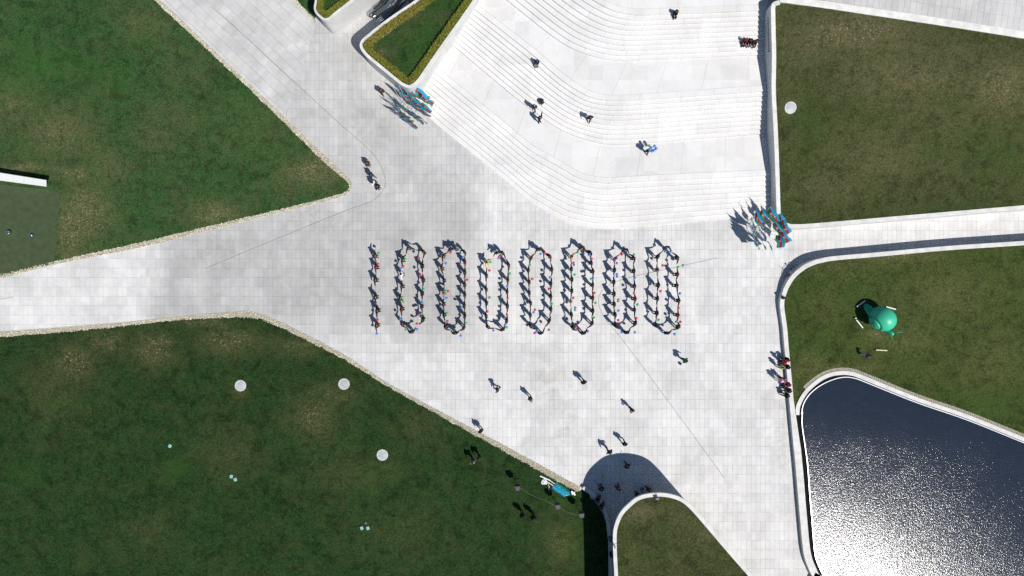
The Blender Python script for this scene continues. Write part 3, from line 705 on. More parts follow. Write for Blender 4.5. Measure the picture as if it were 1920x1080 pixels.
# slot drains: thin dark lines inlaid in the paving
def slot(px, w=.04):
    a = resample(W(catmull(px, 10), .006), step=.4); b = offset(a, w)
    mb = MB(); n = len(a); vs = [tuple(p) for p in a] + [tuple(p) for p in b]
    mb.add(vs, [(i, i + n, i + n + 1, i + 1) for i in range(n - 1)][::1]); o = mb.build('slot_drain', M['slot']); tag(o, kind='structure')
slot([(395, 12), (450, 60), (540, 143), (620, 217), (680, 270), (705, 296), (719, 325), (722, 345), (712, 365), (690, 380), (660, 390), (600, 414), (500, 455), (385, 503)])
slot([(-10, 563), (25, 557)])
slot([(1345, 483), (1260, 502), (1180, 520), (1140, 535), (1123, 555), (1125, 580), (1140, 605), (1165, 635), (1230, 722), (1300, 817), (1358, 897)])
#PART2
# ------------------------------------------------------------------ people
SKIN = [simple('skin_light', (.40, .26, .19), .6, .05), simple('skin_mid', (.31, .19, .13), .6, .05)]
HAIR = {k: simple('hair_' + k, c, .55, .3, 40) for k, c in dict(black=(.012, .010, .010), brown=(.045, .022, .012), auburn=(.09, .035, .016), grey=(.25, .24, .23), fair=(.22, .14, .06)).items()}
CLO = {}
def cloth(nm, c):
    if nm not in CLO: CLO[nm] = simple('cloth_' + nm.replace(' ', '_'), c, .9, .18, 9, .12, bump=.3)
    return CLO[nm]
COL = dict(black=(.014, .014, .016), charcoal=(.035, .036, .04), navy=(.014, .018, .06), brown=(.06, .03, .02), maroon=(.12, .012, .018), red=(.42, .03, .04), yellow=(.62, .48, .10), orange=(.42, .14, .05),
           grey=(.16, .16, .17), white=(.72, .72, .72), green=(.04, .20, .10), purple=(.22, .07, .22), pink=(.55, .22, .33), magenta=(.32, .02, .12), beige=(.42, .33, .24), blue=(.03, .10, .34), lime=(.30, .40, .10), tan=(.30, .18, .10))
TR = dict(black=(.015, .015, .017), navy=(.016, .02, .045), jeans=(.045, .07, .13), grey=(.10, .10, .11), white=(.7, .7, .7), khaki=(.16, .13, .09))
M['shoe'] = simple('shoe', (.02, .018, .018), .5, .2); M['lips'] = simple('lips', (.33, .10, .09), .5, .05); M['eye'] = simple('eye', (.02, .015, .012), .2, .1)

def face_mesh(sk):
    """one connected mask on the front of the head: brow, eye sockets, nose and mouth"""
    mb = MB(); nu, nv = 9, 9; vs = []; fs = []
    for j in range(nv):
        for i in range(nu):
            u = (i / (nu - 1) - .5) * 2; v = j / (nv - 1)
            th = u * 1.15; r = .086 + .006 * (1 - abs(u)); z = 1.555 + v * .135
            y = .103 * math.cos(th) - .02 * (v < .2); x = r * math.sin(th)
            if i == 4 and 2 <= j <= 4: y += (.026, .016, .007)[j - 2]
            if j == 5 and i in (2, 3, 5, 6): y -= .006
            vs.append((x, y, z))
    mi = []
    for j in range(nv - 1):
        for i in range(nu - 1):
            fs.append((j * nu + i, j * nu + i + 1, (j + 1) * nu + i + 1, (j + 1) * nu + i))
            mi.append(1 if j == 4 and i in (2, 5) else 2 if j == 1 and i in (3, 4) else 0)
    for f, k in zip(fs, mi): pass
    mb.add(vs, fs); mb.m = mi
    return mb.mesh('face', [SKIN[sk], M['eye'], M['lips']], True)
FACES = [face_mesh(0), face_mesh(1)]
def hair_mesh(style):
    mb = MB(); nu, nv = 14, 7; rr = random.Random(style)
    vs = []; fs = []
    for j in range(nv + 1):
        for i in range(nu):
            th = 2 * math.pi * i / nu; front = max(0, math.sin(th))
            lim = 1.95 - .75 * front if style != 2 else 2.0 - .8 * front
            ph = lim * j / nv; w = 1 + rr.uniform(-.05, .05)
            ex = (.104 if style != 3 else .112) * w
            x = ex * math.sin(ph) * math.cos(th); y = ex * 1.12 * math.sin(ph) * math.sin(th) - .005; z = 1.642 + ex * 1.08 * math.cos(ph)
            if style == 1 and y < .02 and j >= nv - 2: z -= .12 * (j - nv + 3); y -= .02 * (j - nv + 3); x *= 1.08    # long hair down the back
            vs.append((x, y, z))
    for j in range(nv):
        for i in range(nu): fs.append((j * nu + i, (j + 1) * nu + i, (j + 1) * nu + (i + 1) % nu, j * nu + (i + 1) % nu))
    mb.add(vs, fs)
    if style == 2: mb.lathe([(.02, -.03), (.045, -.01), (.045, .03), (.015, .05)], (0, -.11, 1.69), 8)                 # bun
    return mb
HM = {}
def hair_data(style, colour):
    if (style, colour) not in HM: HM[(style, colour)] = hair_mesh(style).mesh('hair', HAIR[colour] if colour in HAIR else cloth(colour, COL[colour]), True)
    return HM[(style, colour)]

UP, FO, HA = .29, .25, .10
def ik(sh, tgt, bend):
    """two-bone arm: returns elbow and wrist"""
    d = tgt - sh; L = d.length; mx = (UP + FO) * .985
    if L > mx: d = d * (mx / L); L = mx
    L = max(L, .12); dn = d.normalized()
    a = (UP * UP - FO * FO + L * L) / (2 * L); h = math.sqrt(max(0, UP * UP - a * a))
    b = bend - dn * bend.dot(dn); b = b.normalized() if b.length > 1e-4 else dn.orthogonal().normalized()
    return sh + dn * a + b * h, sh + d

PEOPLE = []
def person(loc, yaw, label, top='black', trousers='black', hair='black', style=0, hands=None, pose='stand', h=1.0, group=None, sk=None, lean=0.0, seat=.45, phase=.5, cat='person', shoes=None):
    """hands: world targets for (left, right); None gives a natural pose. Local +Y is the front."""
    loc = Vector(loc); sk = random.randrange(2) if sk is None else sk
    inv = Matrix.Rotation(-yaw, 3, 'Z')
    V = []; E = []; REG = []; RAD = []
    def nd(co, r, par=None, reg=0):
        k_ = (1.42, 1.3, 1.12, 1.3)[reg] if r != .036 else 1.25
        V.append(Vector(co)); RAD.append(tuple(q * k_ for q in r) if isinstance(r, tuple) else (r * k_, r * k_)); i = len(V) - 1
        if par is not None: E.append((par, i)); REG.append(reg)
        return i
    sit = pose == 'sit'; pz = seat / h + .11 if sit else .93
    dz = pz - .93
    def up(x, y, z): return Vector((x, y + lean * (z - .93), z + dz))
    pel = nd((0, 0, pz), (.165, .125)); sp_ = nd(up(0, 0, 1.12), (.15, .115), pel, 0); ch = nd(up(0, .005, 1.32), (.17, .12), sp_, 0)
    nb = nd(up(0, 0, 1.45), (.10, .085), ch, 0); nk = nd(up(0, .012, 1.53), .055, nb, 2); hl = nd(up(0, .018, 1.605), (.072, .085), nk, 2); ht = nd(up(0, .004, 1.69), (.082, .095), hl, 2)
    for s in (-1, 1):
        hp = nd((s * .095, 0, pz - .06), .095, pel, 1)
        if sit:
            kn = nd((s * .11, .43, pz - .03), .066, hp, 1); an = nd((s * .12, .46 + .05 * s * phase, pz - .45), .045, kn, 1); to = nd((s * .125, .60 + .05 * s * phase, pz - .50), .035, an, 3)
        else:
            st = s * phase * .30 if pose == 'walk' else 0; sx = .095 if pose == 'walk' else .10
            kn = nd((s * sx, .5 * st + .035, .50), .066, hp, 1); an = nd((s * sx, st - (.02 if st > 0 else .06), .085 if st >= 0 else .12), .044, kn, 1); to = nd((s * (sx + .015), st + .13, .035 if st >= 0 else .05), .036, an, 3)
    wr_out = []
    for k, s in enumerate((-1, 1)):
        sh = nd(up(s * .175, -.005, 1.41), .07, nb, 0); shv = V[sh]
        t = None if hands is None else hands[k]
        if t is None:
            if pose == 'walk': tg = shv + Vector((s * .07, -s * phase * .22 + .05, -.47))
            elif sit: tg = Vector((s * .12, .30, pz + .13))
            elif pose == 'phone': tg = shv + Vector((-s * .12, .32, -.10 if k else -.2))
            else: tg = shv + Vector((s * .09, .04, -.50))
            bend = Vector((s * .4, -1, -.2))
        else:
            w = inv @ (Vector(t) - loc); tg = w / h; d = tg - shv
            tg = tg - d.normalized() * min(HA, d.length * .3); bend = Vector((0, -.35, -1))
        el, wr = ik(shv, tg, bend)
        e = nd(el, .058, sh, 0); w_ = nd(wr, .044, e, 0); dn = (wr - el).normalized()
        pm = nd(wr + dn * .06, (.036, .022), w_, 2)
        sdv = dn.cross(Vector((0, 0, 1))); sdv = sdv.normalized() if sdv.length > .05 else Vector((0, 1, 0)); pn = sdv.cross(dn).normalized()
        for q, (o, ln) in enumerate(((-.027, .062), (-.009, .076), (.009, .072), (.026, .056))):
            a = nd(wr + dn * (.06 + ln * .65) + sdv * o - pn * .006, .0095, pm, 2); nd(wr + dn * (.06 + ln * 1.15) + sdv * o * 1.05 - pn * .026, .008, a, 2)
        a = nd(wr + dn * .055 + sdv * .045, .011, pm, 2); nd(wr + dn * .085 + sdv * .056 - pn * .008, .009, a, 2)
        wr_out.append(wr + dn * .10)
    root = empty('person', loc, yaw); root.scale = (h, h, h)
    me = bpy.data.meshes.new('body'); me.from_pydata([tuple(v) for v in V], E, [])
    ob = link('body', me, root)
    md = ob.modifiers.new('skin', 'SKIN'); md.use_smooth_shade = True
    sv_ = me.skin_vertices[0].data
    for i, r in enumerate(RAD): sv_[i].radius = r; sv_[i].use_root = (i == 0)
    sb = ob.modifiers.new('sub', 'SUBSURF'); sb.levels = 1; sb.render_levels = 1
    mats = [cloth(top, COL[top]), cloth('trousers ' + trousers, TR[trousers]), SKIN[sk], shoes or M['shoe']]
    PEOPLE.append((ob, V, E, REG, mats))
    off = up(0, 0, 1.62) - Vector((0, 0, 1.62))
    f = link('face', FACES[sk], root); f.location = off; hr = link('hair', hair_data(style, hair), root); hr.location = off
    tag(root, label, cat, group)
    return [root.matrix_basis @ w for w in wr_out]

ORD = ['', 'first', 'second', 'third', 'fourth', 'fifth', 'sixth', 'seventh']
Z1 = lambda p: (660 + p[0] / 5.1417, 430 + p[1] / 5.1417); Z2 = lambda p: (880 + p[0] / 5.1417, 430 + p[1] / 5.1417); Z3 = lambda p: (1090 + p[0] / 5.1417, 430 + p[1] / 5.1417)
# loops of people, in order round each figure: left side downwards, far end, right side upwards, stair end
CH = [
    (Z1, 0, [(218, 255, 'brown'), (228, 365, 'maroon'), (222, 490), (222, 655), (240, 785), (234, 930)]),
    (Z1, 1, [(487, 295), (476, 432, 'white'), (478, 550), (460, 672), (476, 770, 'maroon'), (480, 915, 'maroon'), (570, 990), (680, 872), (668, 747), (672, 622), (682, 492), (672, 352), (688, 218, 'brown'), (548, 182)]),
    (Z1, 2, [(880, 258, 'brown'), (866, 378), (885, 492), (884, 612, 'tan'), (880, 722, 'navy'), (886, 827), (902, 948), (990, 1002), (1075, 952, 'brown'), (1085, 836), (1080, 737), (1085, 632), (1085, 537), (1086, 415), (1085, 312, 'maroon'), (1082, 217, 'brown'), (1000, 187, 'purple'), (950, 190, 'navy')]),
    (Z2, 3, [(170, 320, 'yellow'), (165, 447), (163, 582), (165, 712), (162, 842), (178, 942), (318, 967), (360, 882, 'navy'), (365, 742), (364, 602, 'brown'), (370, 487), (378, 342), (320, 226), (266, 224)]),
    (Z2, 4, [(595, 277), (570, 395), (577, 507), (577, 611), (592, 712), (588, 827), (590, 932), (690, 1002), (770, 882), (788, 772), (785, 646), (786, 522), (795, 387), (775, 257, 'brown'), (668, 192)]),
    (Z2, 5, [(988, 262, 'orange'), (985, 382), (990, 482), (990, 592), (982, 697, 'beige'), (985, 822), (1000, 952), (1100, 1002), (1182, 906), (1190, 786), (1190, 661), (1190, 536), (1192, 405), (1176, 321), (1166, 225), (1086, 176)]),
    (Z3, 6, [(330, 282, 'purple'), (322, 392, 'navy'), (317, 507), (318, 622), (320, 722), (327, 822), (335, 932), (436, 996), (522, 906), (513, 777), (518, 670, 'maroon'), (512, 547), (508, 402), (506, 276), (428, 196)]),
    (Z3, 7, [(740, 260), (735, 390, 'grey'), (745, 537), (735, 667), (730, 807), (727, 931), (825, 1001), (938, 942, 'charcoal'), (932, 826, 'maroon'), (940, 686), (922, 541), (928, 432, 'maroon'), (925, 271), (830, 171)]),
]
HANDS = []; REFS = []
NTH = ['nearest', 'second', 'third', 'fourth', 'fifth', 'sixth', 'seventh', 'eighth', 'ninth', 'tenth', 'eleventh']
rp = random.Random(21)
for zf, dig, pts in CH:
    base = []
    for p in pts:
        x, y = zf(p); w = P(x, y, 1.42); base.append(Vector((w.x, w.y, 0)))
    n = len(pts); cx_ = sum((b for b in base), Vector()) / n
    mids = {}
    loop = dig > 0
    for i in range(n if loop else n - 1):
        a, b = base[i], base[(i + 1) % n]; g = (a - b).length
        dh = min(.60, max(.18, g / 2 - .15)); z = 1.41 - math.sqrt(max(.02, .63 ** 2 - dh ** 2)); m_ = (a + b) / 2; m_.z = z + rp.uniform(-.03, .06)
        if g > 1.62 or (dig == 3 and i == n - 1):      # too far apart to touch: each raises a free hand
            u = (b - a).normalized(); r0 = .52 if dig == 3 else .68; mids[i] = (a + u * r0 + Vector((0, 0, 1.25)), b - u * r0 + Vector((0, 0, 1.25)))
        else: mids[i] = (m_, m_)
    ys = [b.y for b in base]
    for i, b in enumerate(base):
        prv = mids.get((i - 1) % n if loop else i - 1); nxt = mids.get(i)
        tp_ = prv[1] if prv else b + Vector((0, .68, 1.3)); tn = nxt[0] if nxt else b + Vector((0, -.66, 1.2))
        tangent = (tn - tp_); tangent.z = 0; tangent.normalize()
        # loops run anticlockwise seen from above: interior is to the left; face the interior
        yaw = math.atan2(tangent.y, tangent.x)        # local +X along travel -> right hand to the next person
        fx = pts[i]; topc = fx[3 - 1] if len(fx) > 2 else rp.choice(['black', 'black', 'black', 'charcoal', 'black', 'brown', 'charcoal', 'navy'])
        tr = rp.choice(['black', 'black', 'navy', 'grey', 'jeans'])
        hc = 'fair' if topc == 'beige' else rp.choice(['black', 'black', 'brown', 'black', 'black', 'brown'])
        if dig == 0:
            lab = f'person in {topc} top, {NTH[i]} from the stairs in the straight single line of people'; ref = f'{NTH[i]} from the stairs in the straight single line'
        else:
            sd_ = b.x < cx_.x; k = sorted([q for q in range(n) if (base[q].x < cx_.x) == sd_], key=lambda q: -base[q].y).index(i)
            ref = f'{NTH[k]} from the stairs, {"line" if sd_ else "pool"} side of {ORD[dig]} oval from the line'
            lab = f'person in {topc} top, ' + ref
        REFS.append((b, dig, ref))
        hh = HANDS.extend(person(b, yaw, lab, topc, tr, hc, rp.choice([0, 0, 1, 1, 2, 3]), (tp_, tn), 'stand', rp.uniform(1.0, 1.08), 'people spelling a line and seven ovals'))

# ------------------------------------------------------------------ balloons
BAL = {'R': ('red', (.62, .035, .075)), 'G': ('green', (.02, .42, .17)), 'B': ('blue', (.06, .22, .62))}
mbal = {k: simple('balloon_' + v[0], v[1], .28, .05, 3, .5) for k, v in BAL.items()}
prof = [(.002, -.165), (.03, -.15), (.07, -.11), (.105, -.05), (.122, .01), (.125, .05), (.112, .095), (.08, .13), (.04, .149), (.006, .155)]
bal_me = {}
for k in BAL:
    mb = MB(); mb.lathe(prof, n=16); bal_me[k] = mb.mesh('skin', mbal[k], True)
mb = MB(); mb.lathe([(.006, -.185), (.02, -.178), (.006, -.162)], n=8); knot_me = {k: mb.mesh('knot', mbal[k]) for k in BAL}
M['string'] = simple('string', (.6, .6, .58), .8, .05)
def balloon(pos, kcol, label, group, anchor=None, scale=1.0):
    scale *= 1.12; t = empty('balloon', pos); t.scale = (scale,) * 3
    tilt = (random.uniform(-.5, .5), random.uniform(-.5, .5), random.random() * 6)
    b = link('skin', bal_me[kcol], t); b.rotation_euler = tilt; b.location = (0, 0, 0)
    k = link('knot', knot_me[kcol], t); k.rotation_euler = tilt
    if anchor is not None:
        kp = Matrix.LocRotScale(None, __import__('mathutils').Euler(tilt), None) @ Vector((0, 0, -.18)); d = (Vector(anchor) - Vector(pos)) / scale
        mb = MB(); mb.tube([kp, (kp + d) / 2 + Vector((.02, .01, -.03)), d], .0035, 4); mb.build('string', M['string'], t)
    tag(t, label, 'balloon', group)
BL = [(Z1, 0, 'G258,230 R252,335 R246,870 B238,1005'),
    (Z1, 1, 'G513,287 R495,360 B473,377 G483,657 G495,698 B466,865 G522,967 B627,963 R627,910 R648,822 G670,812 B657,803 B674,706 G690,578 R656,443 R646,280'),
    (Z1, 2, 'G1036,192 R948,222 B907,328 R928,596 G903,592 B912,663 G914,810 R918,885 B1048,1025 G1098,902 B1055,752 R1112,488 B1070,270'),
    (Z2, 3, 'R289,260 B281,278 G390,427 G203,317 R195,397 B365,548 R371,665 G194,660 R175,792 R364,823 B346,918 G358,945 B233,973'),
    (Z2, 4, 'B687,237 R728,230 G583,345 R606,480 B778,464 R768,573 G796,717 R633,777 B619,802 R767,970 B648,985 R629,1000'),
    (Z2, 5, 'G1044,223 B1157,250 R1180,285 R1005,324 B1008,345 G1017,437 G1172,477 B1192,474 R1003,660 R1203,612 B1020,754 G1020,776 G1216,711 G1202,853 R1026,942 B1144,982'),
    (Z3, 6, 'R394,242 G508,245 B344,328 B344,433 B347,454 B514,469 R508,615 G542,725 G360,677 R354,692 B358,783 R357,877 R531,856 B391,993 B517,993'),
    (Z3, 7, 'B808,213 B862,211 R783,349 G980,349 G932,365 R764,597 B950,618 R938,761 G746,873 G915,893 R955,891 B785,978 B898,1010')]
for zf, dig, txt in BL:
    for it in txt.split():
        k = it[0]; x, y = zf(tuple(map(float, it[1:].split(','))))
        z = random.uniform(1.35, 1.6); p = P(x, y, z)
        a = min(HANDS, key=lambda q: (Vector(q) - p).length)
        if (a - p).length > 1.2: a = Vector((a.x, a.y, a.z)); 
        rf = min((r_ for r_ in REFS if r_[1] == dig), key=lambda r_: (r_[0] - Vector((p.x, p.y, 0))).length)[2]
        lab = f'{BAL[k][0]} balloon by person ' + rf
        balloon(p, k, lab, f'{BAL[k][0]} balloons of the figures', a)

# ------------------------------------------------------------------ other people
def at(px, py, z=0.0, hh=1.35): w = P(px, py, z + hh); return (w.x, w.y, z)
def face(dx, dy): return math.atan2(-dy, dx) - math.pi / 2      # dx, dy in photo directions (y down)
WK = [ # px, py, z, dir, label, top, trousers, hair, pose
    (714, 169, 0, (.5, .8), 'person in brown jacket walking past the corner of the hedged planter', 'brown', 'black', 'brown', 'walk'),
    (688, 306, 0, (.6, .4), 'person with auburn hair in brown coat beside the lawn tip, nearest the planter', 'brown', 'navy', 'auburn', 'stand'),
    (695, 328, 0, (.7, .4), 'person in charcoal coat in the middle of the group by the lawn tip', 'charcoal', 'grey', 'black', 'walk'),
    (699, 343, 0, (.8, .5), 'person in white top in the group by the lawn tip', 'white', 'black', 'brown', 'walk'),
    (707, 350, 0, (.8, .6), 'person in black coat at the end of the group by the lawn tip', 'black', 'black', 'brown', 'stand'),
    (932, 731, 0, (-.6, .3), 'person in brown jacket walking alone on the plaza near the lawn edge', 'brown', 'black', 'black', 'walk'),
    (994, 747, 0, (.4, .8), 'person in charcoal jacket striding on the plaza with elbows out', 'charcoal', 'black', 'black', 'phone'),
    (1095, 717, 0, (.5, .8), 'person in navy coat walking in the middle of the lower plaza', 'navy', 'navy', 'black', 'walk'),
    (1186, 769, 0, (-.4, .9), 'person in black jacket standing beside the long diagonal drain line', 'black', 'black', 'brown', 'phone'),
    (1285, 676, 0, (.9, .3), 'person in green jacket bending towards an object on the plaza', 'green', 'black', 'black', 'walk'),
    (901, 809, 0, (.4, .8), 'person in charcoal jacket standing on the pebble edging', 'charcoal', 'black', 'black', 'stand'),
    (1143, 848, 0, (.1, .9), 'person in brown jacket stepping into the big round shadow', 'brown', 'black', 'brown', 'walk'),
    (1172, 833, 0, (.2, .9), 'person in navy coat walking just above the big round shadow', 'navy', 'navy', 'black', 'walk'),
    (1177, 875, 0, (-.6, -.5), 'person in black jacket inside the big round shadow, nearest its rim', 'black', 'black', 'black', 'walk'),
    (1128, 918, 0, (-.2, -.9), 'person in black jacket in the shadow behind the tripod stand', 'black', 'black', 'black', 'stand'),
    (1160, 917, 0, (.3, -.9), 'person in charcoal jacket in the middle of the big round shadow', 'charcoal', 'black', 'brown', 'walk'),
    (1197, 930, 0, (0, -1), 'person in black top under the planter rim, nearest the shaded ramp', 'black', 'black', 'black', 'stand'),
    (1208, 924, 0, (-.3, -1), 'person in grey top under the planter rim between two others', 'grey', 'black', 'black', 'stand'),
    (1218, 921, 0, (.3, -1), 'person in maroon top under the planter rim, farthest from the ramp', 'maroon', 'black', 'black', 'phone'),
    (886, 867, .1, (.1, .9), 'person in pale grey top strolling on the dark lawn, nearer the white disc', 'grey', 'black', 'brown', 'walk'),
    (898, 860, .1, (.2, .9), 'person in charcoal top strolling on the dark lawn beside a companion', 'charcoal', 'black', 'brown', 'walk'),
    (979, 968, .1, (.1, .9), 'person in black coat on the dark lawn below the loudspeakers', 'black', 'black', 'black', 'stand'),
    (1000, 972, .1, (-.1, .9), 'person in black coat and black trousers on the lawn, nearer the middle loudspeaker', 'black', 'black', 'black', 'stand'),
    (1002, 198, 1.4, (-.2, .9), 'person in charcoal jacket standing on the middle flight beside a dark bag', 'charcoal', 'black', 'grey', 'stand'),
    (1012, 220, 1.26, (.3, .9), 'person in black jacket with arm flung out on the lower landing', 'black', 'black', 'black', 'walk'),
    (1107, 219, 1.96, (-.2, .9), 'person in black jacket walking down the middle flight of stairs', 'black', 'black', 'black', 'walk'),
    (1216, 281, 1.26, (.2, .9), 'person in black jacket carrying blue balloons on the lower landing', 'black', 'black', 'black', 'walk'),
]
for i, (px, py, z, d, lab, tp_, tr, hc, po) in enumerate(WK):
    b = tuple(G(px, py, 1.35)) if z == .1 else at(px, py, z); yw = face(*d); hd = None
    if 'arm flung' in lab: hd = (tuple(Vector(b) + Vector((.25, .62, 1.35))), tuple(Vector(b) + Vector((.2, -.55, 1.1))))
    if 'carrying blue' in lab: hd = (tuple(Vector(b) + Vector((.3, .12, 1.25))), tuple(Vector(b) + Vector((.28, -.12, 1.2))))
    person(b, yw, lab, tp_, tr, hc, i % 4, hd, po, random.uniform(.96, 1.04), None, phase=random.choice([-1, 1]) * random.uniform(.6, 1), lean=.12 if 'bending' in lab else .03)
for k, (dx, dy, z) in enumerate(((0, 0, 1.45), (6, -3, 1.4), (5, 5, 1.5), (1, 6, 1.3), (9, 2, 1.3), (-3, 3, 1.65))):
    p = P(1221 + dx, 277 + dy, 1.26 + z); balloon(p, 'B', 'blue balloon in the bunch carried across the lower stair landing', 'blue balloons on the landing', at(1218, 280, 1.26)[:2] + (2.45,), 1.1)
balloon(P(1217, 273, 2.6), 'G', 'green balloon in the bunch carried across the lower stair landing', 'green balloons on the landing', at(1218, 280, 1.26)[:2] + (2.45,))
ST = [ # sitting: px, py, seat z, floor z, dir, label, top, trousers, hair
    (1007, 113, 2.66, 2.24, (-.1, 1), 'person in navy top sitting at the head of the middle flight', 'navy', 'khaki', 'brown'),
    (1268, 20, 4.06, 3.64, (.1, 1), 'person in black coat sitting at the head of the top flight', 'black', 'black', 'black'),
    (1399, 73, 3.22, 2.80, (-.1, 1), 'person in maroon top sitting on the top flight, farthest from the wall', 'maroon', 'black', 'brown'),
    (1408, 74, 3.22, 2.80, (.0, 1), 'person in black top sitting on the top flight between two friends', 'black', 'jeans', 'black'),
    (1418, 75, 3.22, 2.80, (.1, 1), 'person in brown top sitting on the top flight next to the wall', 'brown', 'black', 'black'),
    (1479, 675, .47, 0, (-1, .1), 'person in black jacket on the seat wall, first of the row towards the bicycle', 'black', 'black', 'black'),
    (1480, 688, .47, 0, (-1, .2), 'person in navy jacket on the seat wall behind the lime top', 'navy', 'black', 'black'),
    (1481, 721, .47, 0, (-1, .2), 'person in magenta top sitting on the seat wall', 'magenta', 'black', 'brown'),
    (1483, 733, .47, 0, (-1, -.1), 'person in charcoal jacket on the seat wall beside the magenta top', 'charcoal', 'black', 'black'),
    (1479, 743, .47, 0, (-.9, -.3), 'person in black coat on the seat wall, last of the row towards the pool', 'black', 'black', 'black'),
    (1120, 941, .42, 0, (.7, -.7), 'person in black top sitting on the shaded curved wall, nearer its tip', 'black', 'black', 'black'),
    (1127, 953, .42, 0, (.8, -.6), 'person in charcoal top sitting on the shaded curved wall', 'charcoal', 'black', 'black'),
    (1144, 1013, .42, 0, (1, -.1), 'person in grey top sitting low on the shaded curved wall', 'grey', 'black', 'black'),
    (1146, 1042, .42, 0, (1, 0), 'person in navy top at the far end of the shaded curved wall', 'navy', 'black', 'black'),
]
for i, (px, py, zs, zf_, d, lab, tp_, tr, hc) in enumerate(ST):
    w = P(px, py, zs + .6); person((w.x, w.y, zf_), face(*d), lab, tp_, tr, hc, i % 4, None, 'sit', random.uniform(.95, 1.02), None, seat=zs - zf_, lean=.12)
for px, py, d, lab, tp_, tr, hc in ((1472, 679, (.9, -.3), 'person with red hood standing at the seat wall among seated friends', 'red', 'black', 'red'), (1467, 689, (.9, .1), 'person in lime and black top standing before the seat wall', 'lime', 'black', 'black'),
        (1465, 714, (.9, .3), 'person in white hat and pink top standing at the seat wall', 'pink', 'white', 'white'), (1472, 711, (.4, .9), 'person in grey hood and purple top standing at the seat wall', 'purple', 'black', 'grey')):
    person(at(px, py), face(*d), lab, tp_, tr, hc, 3 if hc in ('red', 'white') else 0, None, 'phone', random.uniform(.9, .98))
person(tuple(G(1626, 667, .95)), face(.9, -.1), 'child in purple jacket and white trousers running on the lawn below the snail', 'purple', 'white', 'black', 1, None, 'walk', .78, None, phase=.9, lean=.25)

# grow the bodies
bpy.context.view_layer.update()
dg = bpy.context.evaluated_depsgraph_get(); done = []
for ob, V, E, REG, mats in PEOPLE:
    me = bpy.data.meshes.new_from_object(ob.evaluated_get(dg)); n = len(me.polygons)
    c = np.zeros(n * 3); me.polygons.foreach_get('center', c); c = c.reshape(-1, 3)
    A = np.array([V[e[0]] for e in E]); B = np.array([V[e[1]] for e in E]); d = B - A
    t = np.clip(((c[:, None] - A[None]) * d[None]).sum(2) / ((d * d).sum(1)[None] + 1e-9), 0, 1)
    dist = np.linalg.norm(A[None] + d[None] * t[..., None] - c[:, None], axis=2)
    mi = np.array(REG)[dist.argmin(1)]
    me.materials.clear()
    for m_ in mats: me.materials.append(m_)
    me.polygons.foreach_set('material_index', mi.astype(np.int32)); me.polygons.foreach_set('use_smooth', np.ones(n, bool)); done.append((ob, me))
for ob, me in done:
    ob.modifiers.clear(); me.name = 'body'; ob.data = me
